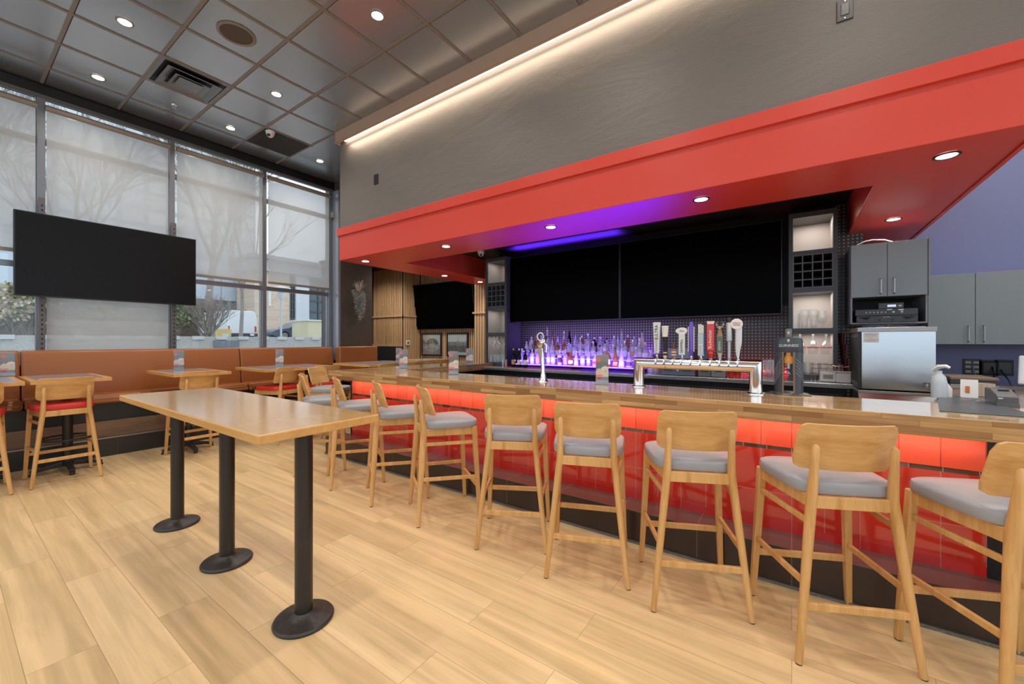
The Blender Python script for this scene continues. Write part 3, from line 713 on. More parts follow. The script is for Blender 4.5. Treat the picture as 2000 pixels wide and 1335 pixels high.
for i, px in enumerate((1494, 1503, 1512)):
    p = onX(px, 740, 4.88)
    vessel('beer_glass', [(r*.95, z) for r, z in ((.034, 0), (.036, .01), (.038, .2))], ordw(i)+' from the left of the tall glasses between the tap tower and the draft column', 'glass', (4.88, p.y, .907), 'tall glasses on the back counter', flip=True)
    vessel('beer_glass', [(r*.95, z) for r, z in ((.034, 0), (.036, .01), (.038, .2))], ordw(i)+' tall glass in the rear row between the tap tower and the draft column', 'glass', (4.99, p.y-.03, .907), 'tall glasses on the back counter', flip=True)

# ---------------------------------------------------------------- lit bottle display
LEDC = (.36, .16, 1.0)
ds = thing('bottle_display', 'three-step bottle display glowing violet on the back counter', 'display', (0, 0, 0))
ygr = (1.50, 3.40)
M_glow = mat('violet lit acrylic', (.5, .4, .9), .3, emit=LEDC, es=2.6)
M_acb = mat('violet acrylic body', (.10, .05, .35), .2, emit=(.20, .06, .95), es=.55)
for i, (x0, x1, z0, z1) in enumerate(((4.90, 5.03, .935, .965), (5.03, 5.16, .965, 1.055), (5.16, 5.30, 1.055, 1.145))):
    s = obj('step', box(nb(), (x0, ygr[0], .945), (x1, ygr[1], z1)), M_acb, ds)
    obj('lit_edge', box(nb(), (x0-.004, ygr[0], z1-.010), (x0-.0005, ygr[1], z1)), M_glow, s)
b = nb()
for y in (1.52, 2.45, 3.36): box(b, (4.93, y, .906), (5.28, y+.02, .945))
obj('feet', b, M_black, ds)
lamp('AREA', 'display_lamp', (5.36, 2.45, 1.12), 16, LEDC, ds, rot=(0, math.radians(-168), 0), size=.06, sizey=1.9)
lamp('AREA', 'display_lamp_front', (4.86, 2.45, 1.0), 8.0, LEDC, ds, rot=(0, math.radians(-125), 0), size=.03, sizey=1.9)
lamp('AREA', 'display_uplight', (4.84, 1.9, 1.02), 34.0, (.02, .008, 1.0), ds, rot=(0, math.radians(137), 0), size=.03, sizey=1.5, spread=math.radians(50))
lamp('AREA', 'screen_backlight', (5.24, 2.75, 2.60), 34.0, (.10, .02, 1.0), ds, rot=(0, math.radians(180), 0), size=.04, sizey=1.7, spread=math.radians(120))
def bottle_prof(kind, s=1):
    P = {'wine': [(.036, 0), (.037, .01), (.037, .19), (.030, .215), (.014, .24), (.013, .30), (.015, .305), (.015, .32)],
         'spirit': [(.040, 0), (.042, .008), (.042, .17), (.036, .19), (.014, .215), (.014, .27)],
         'squat': [(.048, 0), (.052, .01), (.050, .11), (.030, .15), (.015, .17), (.015, .22)],
         'tall': [(.030, 0), (.031, .01), (.031, .21), (.022, .245), (.012, .27), (.012, .33)],
         'cone': [(.046, 0), (.047, .01), (.030, .15), (.014, .22), (.013, .27)]}[kind]
    return [(r*s, z*s) for r, z in P]
def bmat(n, c, a=.55, g=.10):
    return MATS.get(n) or glassy(n, tuple(.35+.65*x for x in c), g, .04, a, c)
BM = [bmat('clear bottle glass', (.72, .70, .82), .42), bmat('green bottle glass', (.03, .07, .03), .8), bmat('amber bottle glass', (.40, .15, .03), .6), bmat('dark bottle glass', (.012, .010, .012), .93), bmat('frosted bottle glass', (.75, .72, .85), .75)]
LABC = [mat('cream label', (.72, .68, .55), .5), mat('white label', (.80, .80, .82), .5), mat('black label', (.02, .02, .02), .4), mat('tan label', (.50, .33, .16), .5), mat('red label', (.50, .04, .03), .5)]
CAPM = [M_black, M_white, M_steel, mat('gold cap', (.55, .36, .10), .3, .8)]
_proto = {}
def bottle(kind, gm, lm, cm, loc, rz, s, label, group, pour):
    key = (kind, gm, lm, cm, pour)
    if key not in _proto:
        P = bottle_prof(kind); h_ = P[-1][1]; rb = P[1][0]
        o = thing('liquor_bottle', None, None); o.location = (0, 0, 0)
        obj('glass_body', lathe(nb(), P, 16), BM[gm], o, smooth=True)
        b = nb(); seg = 9; rr = rb+.0008; z0, z1 = (.045, .13) if kind != 'squat' else (.03, .09)
        if kind == 'cone': rr = .041; z0, z1 = .03, .07
        A = [[b.verts.new((-rr*math.cos((k/(seg-1)-.5)*2.2), rr*math.sin((k/(seg-1)-.5)*2.2), z)) for k in range(seg)] for z in (z0, z1)]
        for k in range(seg-1): b.faces.new((A[0][k], A[0][k+1], A[1][k+1], A[1][k]))
        obj('label', b, LABC[lm], o)
        c = nb(); r0 = P[-1][0]
        if pour: lathe(c, [(r0*.9, h_-.004), (r0*.9, h_+.012), (.004, h_+.02), (.003, h_+.055)], 10); sweep(c, [(0, 0, h_+.05), (-.008, 0, h_+.075)], .003, 6)
        else: lathe(c, [(r0+.002, h_-.022), (r0+.002, h_+.006), (r0*.8, h_+.010)], 12)
        obj('pourer' if pour else 'cap', c, CAPM[cm], o, smooth=True)
        _proto[key] = o; r = o; r.location = loc
    else: r = dup(_proto[key], loc)
    r.rotation_euler = (0, 0, rz); r.scale = (s, s, s); tag(r, label, 'bottle', group); return r
rnd = random.Random(11); GN = ['clear', 'green', 'amber', 'dark', 'frosted']; LN = ['cream', 'white', 'black', 'tan', 'red']
kinds = ['spirit', 'squat', 'wine', 'tall', 'cone', 'spirit']
tiers = [('front', 4.965, .966, 20), ('middle', 5.095, 1.056, 20), ('back', 5.225, 1.146, 19)]
for tn, x, z, n in tiers:
    for i in range(n):
        y = 3.32-(i+.5)*(3.32-1.54)/n + rnd.uniform(-.012, .012)
        kd = rnd.choice(kinds); gm = rnd.choice([0, 0, 0, 4, 4, 0, 0, 2, 3]) if tn != 'front' else rnd.choice([0, 0, 4, 2, 4, 0, 0]); lm = rnd.randrange(5) if rnd.random() < .55 else 1
        s = rnd.uniform(.86, 1.02)*(.84 if tn == 'front' else .92)
        bottle(kd, gm, lm, rnd.randrange(4), (x, y, z), rnd.uniform(-.3, .3)+.4, s, '%s from the left in the %s row of the violet display, %s bottle, %s label' % (ordw(i), tn, GN[gm], LN[lm]), 'liquor bottles on the lit display', rnd.random() < .5)
for i, (px, gm, lm) in enumerate(((1003, 3, 3), (1014, 3, 1), (1026, 3, 1))):
    p = onX(px, 715, 4.86); bottle('wine', gm, lm, (3, 2, 0)[i], (4.86, p.y, .917), .5, .82, ('gold-topped dark bottle with tan label', 'dark bottle with white label', 'small dark bottle with white lower label')[i]+' at the left end of the red bar mat', 'dark bottles on the red mat', False)
for i, (px, kd, gm, lm) in enumerate(((1248, 'cone', 4, 1), (1257, 'squat', 0, 1), (1270, 'spirit', 4, 1), (1281, 'squat', 0, 3))):
    p = onX(px, 690, 5.1); bottle(kd, gm, lm, 1, (5.12+.03*(i % 2), p.y, 1.056 if p.y > 1.5 else .907), .3, 1.0, ordw(i)+' of the pale bottles at the right end of the violet display', 'pale bottles beside the display', False)
o = obj('bar_runner', box(nb(), (4.78, 2.25, .9055), (4.895, 3.46, .914)), mat('red rubber', (.55, .06, .05), .5, bump=(180, .3)), bev=.002); tag(o, 'long red rubber bar runner on the steel back counter', 'mat')
for i, (dx, dy, nm) in enumerate(((0, 0, 'left'), (.03, -.035, 'right'))):
    b = nb(); sweep(b, [(0, 0, .907), (0, 0, 1.02)], .018, 12); o = obj('bar_tin', b, (M_steel, mat('cork', (.5, .33, .18), .7))[i]); o.location = (4.84+dx, 3.53+dy, 0); tag(o, ('steel shaker tin', 'tan paper cup')[i]+' in the corner beside the left shelf tower', 'cup')
b = nb()

rl = thing('red_led_strip', 'thin red light strip at the foot of the studded mesh wall', 'light', (5.44, .72, .91))
obj('strip', box(nb(), (-.01, -.70, 0), (.01, .70, .008)), mat('red led', (1, .1, .1), .5, emit=(1, .06, .10), es=.8), rl)
lamp('AREA', 'red_lamp', (0, 0, .02), 6.5, (1, .10, .13), rl, rot=(0, math.radians(-172), 0), size=.02, sizey=1.4)
# things on the back counter right of the display
def bx(name, label, cat, x, px0, px1, z0, z1, dep, m, face=None, parent=None, bev=.004):
    y0, y1 = onX(px1, 700, x).y, onX(px0, 700, x).y
    t = thing(name, label, cat, (x, (y0+y1)/2, z0)); wd = y1-y0
    obj('body', box(nb(), (0, -wd/2, 0), (dep, wd/2, z1-z0)), m, t, bev=bev); return t, wd, z1-z0
M_reg = mat('blue grey register', (.10, .12, .17), .35)
t, wd, hh = bx('cash_drawer', 'slate blue cash drawer on the back counter under the tap tower rail', 'cash drawer', 4.85, 1291, 1357, .907, 1.01, .38, M_reg)
b = nb(); box(b, (-.002, -wd*.40, .048), (0, -wd*.16, .056)); box(b, (-.002, wd*.14, .048), (0, wd*.38, .056)); obj('slots', b, M_black, t)
obj('lock', box(nb(), (-.004, -.009, .045), (0, .009, .062)), M_white, t, bev=.004)
t, wd, hh = bx('receipt_printer', 'grey receipt printer left of the two on the back counter', 'printer', 4.85, 1363, 1388, .907, 1.01, .2, mat('warm grey plastic', (.13, .12, .115), .4))
obj('paper_slot', box(nb(), (-.002, -wd*.3, .05), (0, wd*.25, .06)), M_black, t)
t, wd, hh = bx('receipt_printer', 'grey receipt printer with a display window, right of the two on the back counter', 'printer', 4.85, 1389, 1417, .907, 1.005, .2, mat('mid grey plastic', (.19, .18, .175), .4))
obj('paper_slot', box(nb(), (-.002, -wd*.25, .055), (0, wd*.22, .078)), M_black, t)
for i, px in enumerate((1428, 1441)):
    p = onX(px, 730, 4.86); o = obj('garnish_cup', lathe(nb(), [(.026, 0), (.034, .072), (.034, .075)], 18), mat('red juice', (.45, .03, .015), .2), smooth=True); o.location = (4.86, p.y, .907); tag(o, ('left', 'right')[i]+' of two cups of red cherries under the tap tower rail', 'cup')
    obj('lid', lathe(nb(), [(.035, .0755), (.035, .10), (.02, .102)], 18), M_white, o)
t, wd, hh = bx('touch_monitor', 'blue grey touch screen terminal behind the tap handles', 'monitor', 4.92, 1304, 1346, 1.02, 1.21, .03, mat('blue grey screen', (.22, .26, .36), .25))
obj('stand', box(nb(), (.03, -.05, -.005), (.12, .05, .12)), M_black, t)
t, wd, hh = bx('card_terminal', 'small blue card terminal behind the red tap handle', 'terminal', 4.92, 1373, 1382, 1.01, 1.19, .04, M_reg)
t, wd, hh = bx('speaker_box', 'black slim box between the screen and the card terminal', 'box', 5.0, 1356, 1363, .907, 1.20, .05, M_black)
t, wd, hh = bx('napkin_box', 'white plastic napkin dispenser with an oval window on the steel counter', 'dispenser', 4.86, 1601, 1634, .907, 1.00, .12, mat('cream plastic', (.70, .67, .63), .4), bev=.012)
obj('window', box(nb(), (-.003, -wd*.3, .03), (0, wd*.3, .07)), mat('grey recess', (.28, .26, .24), .5), t, bev=.001)
p = onX(1647, 730, 4.90)
t = thing('garnish_bin', 'white tub with a steel spoon handle at the right end of the steel counter', 'tub', (4.90, p.y, .907))
obj('tub', prism(nb(), [(-.05, -.055), (.05, -.055), (.05, .055), (-.05, .055)], 0, .095), mat('cream plastic', (0,)*3), t, bev=.01)
obj('rim', box(nb(), (-.062, -.068, .095), (.062, .068, .103)), mat('cream plastic', (0,)*3), t, bev=.003)
b = nb(); sweep(b, [(0, 0, .10), (0, .005, .16)], .005, 8); sweep(b, [(0, .08, .155), (0, .01, .145), (0, -.04, .15)], .004, 8); obj('spoon', b, M_chrome, t)
p = onX(1614, 715, 4.98)
t = thing('wire_basket', 'chrome wire basket behind the white napkin box', 'basket', (4.98, p.y, .907))
b = nb()
for z in (.07, .12, .16): sweep(b, [(-.08, -.12, z), (.08, -.12, z), (.08, .12, z), (-.08, .12, z), (-.08, -.12, z)], .0025, 6)
for k in range(9):
    y = -.12+k*.03
    sweep(b, [(-.08, y, 0), (-.08, y, .16)], .002, 5)
obj('wires', b, M_chrome, t)
p = onX(1650, 700, 5.2)
for i, (z0, z1, px) in enumerate(((.907, 1.12, 1650), (1.12, 1.26, 1646), (1.26, 1.38, 1643))):
    q = onX(px, 700, 5.25); o = obj('cup_stack', lathe(nb(), [(.028, 0), (.036, z1-z0)], 16), mat('maroon plastic', (.10, .018, .018), .25), smooth=True); o.location = (5.25, q.y-.01, z0); tag(o, ('bottom', 'middle', 'top')[i]+' sleeve of the stacked maroon cups beside the ice machine', 'cups', 'stacked maroon cup sleeves')
# ---------------------------------------------------------------- draft beer tower on the bar
TX = 3.08
yl, yr = onX(1248, 740, TX).y, onX(1476, 740, TX).y
tw = thing('beer_tap_tower', 'polished steel pass-through beer tower with a row of tap handles on the bar', 'beer tower', (TX, 0, BZ))
R_ = .040; zt = 1.172-BZ-R_
b = nb(); sweep(b, [(0, yl, .012), (0, yl, zt), (0, yr, zt), (0, yr, .012)], [R_, R_, R_, R_], 28)
# square the mitres: push the corner rings onto the diagonal
b.verts.ensure_lookup_table()
for ci, (yy, sgn) in ((1, (yl, -1)), (2, (yr, 1))):
    for k in range(28):
        v = b.verts[ci*28+k]; an = 2*PI*k/28
pipe = obj('pipe_frame', None if False else b, M_chrome, tw, smooth=True)
def mitre_pipe(me):
    # rebuild the two corner rings exactly: x = r cos, in-plane offset r sin on both axes
    for ci, yy, sg in ((1, yl, 1), (2, yr, -1)):
        for k in range(28):
            v = me.vertices[ci*28+k]; a = 2*PI*k/28; v.co = (R_*math.cos(a), yy+sg*R_*math.sin(a), zt+R_*math.sin(a))
    for ci, yy, sg in ((0, yl, 1), (3, yr, -1)):
        for k in range(28):
            v = me.vertices[ci*28+k]; a = 2*PI*k/28; v.co = (R_*math.cos(a), yy+sg*R_*math.sin(a), .012)
mitre_pipe(pipe.data)
for yy in (yl, yr): obj('flange', lathe(nb(), [(.052, 0), (.052, .006), (.044, .012)], 26, (0, yy, 0)), M_chrome, tw, smooth=True)
obj('seam_ring', sweep(nb(), [(0, yl-.20, zt), (0, yl-.203, zt)], R_+.0008, 28), M_dsteel, tw)
ZT = zt+R_
def handle(px, ytop, label, name='tap_handle'):
    y = onX(px, 690, TX).y; hh = onX(px, ytop, TX).z-BZ-ZT
    t = obj(name, lathe(nb(), [(.012, -.01), (.012, .006), (.007, .010), (.007, .022)], 14), M_chrome, tw, smooth=True); t.location = (0, y, ZT); t['label'] = label
    obj('shank', sweep(nb(), [(-.0, 0, .0), (-.045, 0, -.012), (-.055, 0, -.045)], [.009, .009, .007], 10), M_chrome, t, smooth=True)
    return t, hh
wh = mat('handle white', (.62, .66, .66), .35)
t, hh = handle(1283, 629, 'tapered white handle reading ULTRA')
b = nb(); w0, w1 = .017, .0255; v = []
for z, q in ((.035, w0), (hh, w1)):
    v.append([b.verts.new(p) for p in ((-.012, -q, z), (.012, -q, z), (.012, q, z), (-.012, q, z))])
for k in range(4): b.faces.new((v[0][k], v[0][(k+1)%4], v[1][(k+1)%4], v[1][k]))
b.faces.new(v[0][::-1]); b.faces.new(v[1]); obj('grip', b, wh, t, bev=.002)
letter('ULTRA', .032, M_dark, t, (-.0125, 0, hh*.74), 1); letter('Michelob', .026, mat('script grey', (.3, .32, .33), .5), t, (-.0125, .002, hh*.32), 1, sx=1.0)
obj('ribbon', box(nb(), (-.0135, -.013, hh*.515), (-.012, .013, hh*.55)), mat('brick red ink', (.42, .10, .05), .5), t)
t, hh = handle(1299, 637, 'black handle topped by a white foam-cup shape')
obj('grip', lathe(nb(), [(.012, .02), (.014, .10), (.019, hh-.075)], 20), M_black, t, smooth=True)
obj('foam_cup', lathe(nb(), [(.019, hh-.077), (.024, hh-.006), (.026, hh), (.018, hh+.003)], 22), mat('foam white', (.75, .72, .68), .5), t, smooth=True)
obj('collar', lathe(nb(), [(.010, .0), (.014, .012), (.009, .025), (.016, .045)], 16), mat('pale beech', (.62, .50, .36), .5), t, smooth=True)
t, hh = handle(1316, 668, 'short figurine handle with a striped brown and red jersey')
obj('jersey', lathe(nb(), [(.016, .008), (.018, .03), (.017, .055), (.010, .068)], 16), mat('striped jersey', (.30, .12, .09), .6, var=(70, .6)), t, smooth=True)
obj('head', lathe(nb(), [(.008, .066), (.009, .08), (.007, hh)], 14), mat('dark bronze', (.10, .065, .035), .4), t, smooth=True)
b = nb()
for z in (.022, .042): lathe(b, [(.0186, z), (.0186, z+.008)], 16, caps=False)
obj('stripes', b, mat('cream stripe', (.62, .56, .48), .6), t)
t, hh = handle(1332, 639, 'white handle with an oval badge and vertical lettering')
obj('grip', box(nb(), (-.012, -.021, .025), (.012, .021, hh-.04)), wh, t, bev=.004)
b = nb(); pts = [(.036*math.cos(2*PI*k/24)*(1+.18*(math.cos(2*PI*k/24) < -.8)), .025*math.sin(2*PI*k/24)) for k in range(24)]; prism(b, pts, -.010, .010, FACE)
bmesh.ops.translate(b, vec=(0, 0, hh-.026), verts=b.verts); o = obj('badge', b, mat('badge cream', (.74, .70, .68), .4), t, bev=.002)
letter('Ale', .024, mat('script grey', (0,)*3), t, (-.0112, 0, hh-.026)); letter('SAWMILL', .024, M_dark, t, (-.0127, 0, hh*.40), 1)
t, hh = handle(1350, 628, 'tall violet fluted handle with white edges')
obj('grip', sweep(nb(), [(0, 0, .02), (0, 0, .06), (0, 0, hh-.03), (0, 0, hh)], [(.010, .010), (.015, .012), (.017, .012), (.012, .008)], 8), mat('violet lacquer', (.12, .05, .45), .15, coat=.6), t)
b = nb(); box(b, (-.006, -.021, .05), (.006, -.0165, hh-.035)); box(b, (-.006, .0165, .05), (.006, .021, hh-.035)); obj('edge_trim', b, M_white, t)
t, hh = handle(1369, 631, 'pale blue handle with a jagged white crest')
obj('grip', box(nb(), (-.013, -.019, .022), (.013, .019, hh*.70)), mat('ice blue lacquer', (.40, .48, .55), .3), t, bev=.003)
obj('side_edge', box(nb(), (-.013, -.023, .03), (.013, -.0195, hh*.72)), mat('royal blue', (.04, .10, .42), .3), t)
b = nb(); rr = random.Random(5)
for k in range(6):
    y0 = -.018+k*.006; box(b, (-.009, y0, hh*.71), (.009, y0+.0048, hh*(.86+.13*rr.random())))
obj('crest', b, mat('crest cream', (.70, .70, .66), .5), t)
letter('COORS', .013, M_dark, t, (-.0138, 0, hh*.30), 1); obj('label_panel', box(nb(), (-.0137, -.008, .05), (-.0129, .008, hh*.42)), mat('crest cream', (0,)*3), t)
t, hh = handle(1388, 626, 'red Budweiser handle with a crown')
M_bud = mat('beer red lacquer', (.55, .012, .010), .18, coat=.5)
obj('grip', box(nb(), (-.013, -.024, .058), (.013, .024, hh-.022)), M_bud, t, bev=.004)
obj('foot', sweep(nb(), [(0, 0, .008), (0, 0, .03), (0, 0, .048), (0, 0, .060)], [(.010, .008), (.017, .012), (.022, .014), (.014, .01)], 16), M_bud, t, smooth=True)
b = nb()
for k in range(5): a = (k-2)*.0095; sweep(b, [(-.004, a*.8, hh-.022), (-.004, a*1.15, hh-.002)], [(.006, .006), (.003, .003)], 8)
obj('crown', b, mat('crown cream', (.75, .66, .58), .5), t)
letter('Budweiser', .031, mat('crown cream', (0,)*3), t, (-.0138, .002, hh*.52), 1, sx=1.0)
t, hh = handle(1406, 628, "grey green Keith's handle topped by a stag head")
obj('grip', box(nb(), (-.013, -.019, .042), (.013, .019, hh*.62)), mat('sage lacquer', (.10, .135, .11), .35), t, bev=.003)
obj('collar', sweep(nb(), [(0, 0, .006), (0, 0, .025), (0, 0, .044)], [(.008, .008), (.010, .010), (.019, .013)], 12), mat('pewter cream', (.50, .46, .40), .35), t, smooth=True)
letter("KEITH'S", .018, M_white, t, (-.0138, 0, hh*.36), 1)
M_stag = mat('stag brown', (.33, .20, .11), .5)
obj('neck', sweep(nb(), [(0, 0, hh*.61), (0, 0, hh*.68), (-.002, 0, hh*.80)], [(.021, .014), (.015, .012), (.009, .009)], 14), M_stag, t, smooth=True)
obj('head', sweep(nb(), [(.004, 0, hh*.86), (-.006, 0, hh*.83), (-.018, 0, hh*.78)], [.009, .009, .005], 12), M_stag, t, smooth=True)
b = nb()
for s in (-1, 1):
    sweep(b, [(0, s*.006, hh*.85), (0, s*.020, hh*.89), (0, s*.024, hh*.95), (0, s*.016, hh*1.0)], [.0035, .003, .0028, .001], 6)
    sweep(b, [(0, s*.021, hh*.90), (0, s*.013, hh*.95)], [.0025, .001], 6); sweep(b, [(0, s*.008, hh*.85), (0, s*.022, hh*.845)], [.003, .001], 6)
obj('antlers', b, mat('antler tan', (.50, .38, .26), .5), t)
t, hh = handle(1424, 620, 'tall brushed metal bottle-shaped handle with a dark tip')
obj('grip', lathe(nb(), [(.010, .01), (.011, hh*.42), (.019, hh*.45), (.019, hh*.86), (.016, hh*.88)], 18), mat('brushed pewter', (.50, .50, .50), .3, .8, bump=(120, .4)), t, smooth=True)
obj('tip', lathe(nb(), [(.015, hh*.88), (.014, hh*.97), (.009, hh)], 14), M_black, t, smooth=True)
t, hh = handle(1441, 622, 'white and chrome handle with a round Stella Artois disc')
obj('grip', sweep(nb(), [(0, 0, .02), (0, -.0, .06), (0, -.004, .11), (0, -.006, hh-.035)], [(.009, .009), (.014, .010), (.020, .012), (.020, .012)], 14), mat('pearl white', (.60, .64, .68), .22, coat=.5), t, smooth=True)
b = nb(); lathe(b, [(.036, -.011), (.036, .011)], 32); bmesh.ops.transform(b, matrix=FACE, verts=b.verts); bmesh.ops.translate(b, vec=(-.004, .006, hh-.036), verts=b.verts); obj('disc', b, mat('disc white', (.78, .75, .72), .3), t, bev=.003)
letter('STELLA', .0145, mat('stella red', (.40, .08, .05), .5), t, (-.0160, .006, hh-.030)); letter('ARTOIS', .0125, MATS['stella red'], t, (-.0160, .006, hh-.044))

# single chrome swan tower
py = onX(1061, 742, 2.98).y
t = thing('beer_faucet', 'single polished chrome beer column with a ring badge on the bar', 'beer faucet', (2.98, py, BZ))
obj('base', lathe(nb(), [(.046, 0), (.046, .005), (.034, .014), (.024, .04), (.022, .07)], 24), M_chrome, t, smooth=True)
obj('column', sweep(nb(), [(0, 0, .06), (.004, .006, .14), (.006, .016, .22), (.002, .026, .285)], [(.020, .020), (.018, .018), (.023, .022), (.030, .026)], 20), M_chrome, t, smooth=True)
obj('head', sweep(nb(), [(.02, .03, .28), (-.01, .024, .315), (-.02, .01, .335), (.005, -.014, .35)], [.020, .029, .027, .014], 18), M_chrome, t, smooth=True)
obj('spout', sweep(nb(), [(-.0, -.012, .34), (-.004, -.032, .30), (-.006, -.034, .25)], [.013, .011, .008], 12), M_chrome, t, smooth=True)
obj('lever', sweep(nb(), [(0, -.02, .345), (.004, -.03, .39)], [.007, .010], 10), M_black, t, smooth=True)
b = nb(); pts = [Vector((-.01, .022+.030*math.cos(a), .385+.032*math.sin(a))) for a in [2*PI*k/24 for k in range(25)]]; sweep(b, pts, .005, 8, caps=False); obj('ring', b, M_white, t, smooth=True)

# Guinness column
pg = onZ(1540, 771, BZ)
t = thing('draft_column', 'dark grey Guinness harp draft column with an open glowing slot, right of the tap tower', 'beer tower', (pg.x+.06, pg.y, BZ))
M_gun = mat('gunmetal blue', (.060, .070, .085), .3, .3); M_brz = mat('bronze strip', (.24, .13, .07), .35, .6)
b = nb()
for k in range(7):
    a = k*2*PI/7; lathe(b, [(.040, 0), (.042, .004), (.010, .012)], 16, (.075*math.cos(a), .085*math.sin(a), .0005))
lathe(b, [(.085, .0), (.085, .009), (.075, .014)], 28); obj('drip_base', b, M_dsteel, t, smooth=True)
def lens_pts(w, d, n=10):
    return [(-d*math.cos(a), w*math.sin(a)) for a in [(-PI/2+PI*k/n) for k in range(n+1)]]
def half(sy):
    # side fin: outer half of an ellipse, from the slot edge outwards
    pts = []
    for k in range(9):
        a = .42+(PI-.84)*k/8; pts.append((-.052*math.cos(a), sy*.079*math.sin(a)))
    return pts
for sy, nm in ((1, 'left_fin'), (-1, 'right_fin')):
    pts = half(sy); b = nb(); prism(b, pts if sy < 0 else pts[::-1], .012, .275); obj('side_fin', b, M_gun, t, smooth=False)
b = nb(); pts = [(-.052*math.cos(2*PI*k/28), .079*math.sin(2*PI*k/28)) for k in range(28)]; rings = []
for z, s in ((.275, .98), (.278, 1), (.345, .98), (.366, .90), (.374, .6)): rings.append([b.verts.new((x*s, y*s, z)) for x, y in pts])
for p, q in zip(rings, rings[1:]):
    for k in range(28): b.faces.new((p[k], p[(k+1)%28], q[(k+1)%28], q[k]))
b.faces.new(rings[0][::-1]); b.faces.new(rings[-1]); obj('cap', b, M_gun, t, smooth=True)
for y in (.030, -.030): obj('bronze_strip', box(nb(), (-.055, y-.0045, .012), (-.045, y+.0045, .277)), M_brz, t)
obj('handle_stub', lathe(nb(), [(.019, .37), (.019, .42), (.015, .428)], 18), mat('stub grey', (.13, .14, .15), .35), t, smooth=True)
obj('glass_window', lathe(nb(), [(.020, .20), (.023, .215), (.023, .24), (.012, .255), (.012, .272)], 18, (-.01, 0, 0)), mat('amber pint', (.35, .13, .03), .1, emit=(.8, .35, .08), es=.35), t, smooth=True)
obj('spout', sweep(nb(), [(-.02, 0, .20), (-.03, 0, .165), (-.045, 0, .135)], [.010, .009, .013], 12), mat('spout blue', (.35, .42, .50), .25), t, smooth=True)
mg = text_mesh('GUINNESS', .0245, .001, 1.0); o = obj('lettering', mg, M_white, t)
def wrap(me, rad_x, rad_y, z):
    for v in me.vertices:
        a = -v.co.x/rad_y; dz = v.co.y; v.co = (-(rad_x+.0012)*math.cos(a)-v.co.z*.3, (rad_y+.0012)*math.sin(a), z+dz)
wrap(mg, .052, .079, .318)
b = nb(); prism(b, [(-.007, .010), (.007, .010), (.006, -.002), (0, -.011), (-.006, -.002)], 0, .001, Matrix.Translation((-.0545, 0, .350)) @ FACE); obj('harp_badge', b, mat('badge gold', (.55, .45, .30), .3, .4), t)
b = nb(); prism(b, [(-.007, .010), (.007, .010), (.006, -.002), (0, -.011), (-.006, -.002)], 0, .001, Matrix.Translation((-.0195, 0, .400)) @ FACE); obj('harp_badge', b, MATS['badge gold'], t)
b = nb()
for sy in (1, -1):
    for k in range(5):
        z0 = .235-k*.022; pts = []
        for f in (0, .5, 1):
            a = (.50+.75*f); pts.append(Vector((-.0535*math.cos(a), sy*.0805*math.sin(a), z0-.07*f*(1.2 if sy > 0 else .8))))
        sweep(b, pts, .0016, 5)
obj('harp_lines', b, mat('pale harp', (.32, .35, .40), .35, .4), t)

# ---------------------------------------------------------------- ice machine and upper cabinets on the right
IX = 4.40; iy0, iy1 = onX(1828, 700, IX).y, onX(1676, 700, IX).y
t = thing('ice_machine', 'brushed stainless ice machine with a snowflake badge and paper sticker', 'ice machine', (IX, 0, 0))
obj('side_cabinet', box(nb(), (.012, iy0+.004, .90), (.55, iy1, 1.375)), mat('dark vented side', (.020, .017, .015), .4), t)
obj('front_panel', box(nb(), (0, iy0, .905), (.012, iy1-.022, 1.375)), mat('brushed ice steel', (.50, .53, .56), .24, 1, aniso=.7, bump=(3, .02)), t, bev=.002)
obj('top_trim', box(nb(), (-.012, iy0-.006, 1.372), (.56, iy1+.006, 1.408)), M_dsteel, t, bev=.003)
obj('lower_trim', box(nb(), (-.010, iy0-.004, .868), (.55, iy1+.004, .892)), M_dsteel, t, bev=.003)
b = nb(); V = [(-.01, .868), (-.16, .70), (-.16, .05), (.5, .05), (.5, .868)]
q = [[b.verts.new((x, y, z)) for x, z in V] for y in (iy0, iy1)]
b.faces.new(q[0]); b.faces.new(q[1][::-1])
for k in range(5): b.faces.new((q[0][k], q[1][k], q[1][(k+1)%5], q[0][(k+1)%5]))
obj('bin', b, mat('brushed ice steel', (0,)*3), t)
b = nb()
for y in (iy0+.05, iy1-.05): lathe(b, [(.02, 0), (.02, .05)], 10, (0, y, 0)); lathe(b, [(.02, 0), (.02, .05)], 10, (.44, y, 0))
obj('feet', b, M_dsteel, t)
for zz in range(1): pass
b = nb()
for k in range(20): box(b, (.03+k*.025, iy1, .95), (.04+k*.025, iy1+.002, 1.33))
obj('side_vents', b, M_black, t)
st = obj('sticker', box(nb(), (-.0012, iy1-.13, 1.285), (-.0002, iy1-.032, 1.368)), mat('sticker paper', (.72, .68, .64), .6), t)
letter('Lennson', .022, mat('sticker ink', (.16, .15, .16), .6), st, (-.0015, iy1-.081, 1.350))
for i, s in enumerate(('refrigeration heating', 'service', 'commercial & residential', '24 hour service')): letter(s, .0085, MATS['sticker ink'] if i else mat('brown ink', (.45, .33, .25), .6), st, (-.0015, iy1-.081, 1.332-i*.012))
bd = obj('badge', box(nb(), (-.0015, iy0+.024, .925), (-.0002, iy0+.072, .975)), mat('badge grey', (.12, .12, .125), .4), t, bev=.0005)
b = nb()
for k in range(3):
    a = k*PI/3+PI/6; d = Vector((0, math.cos(a), math.sin(a)))*.014; c0 = Vector((-.0022, iy0+.048, .954)); sweep(b, [c0-d, c0+d], [(.0026, .001), (.0026, .001)], 6)
obj('snowflake', b, M_white, bd); letter('Manitowoc', .0085, M_white, bd, (-.0022, iy0+.048, .933))
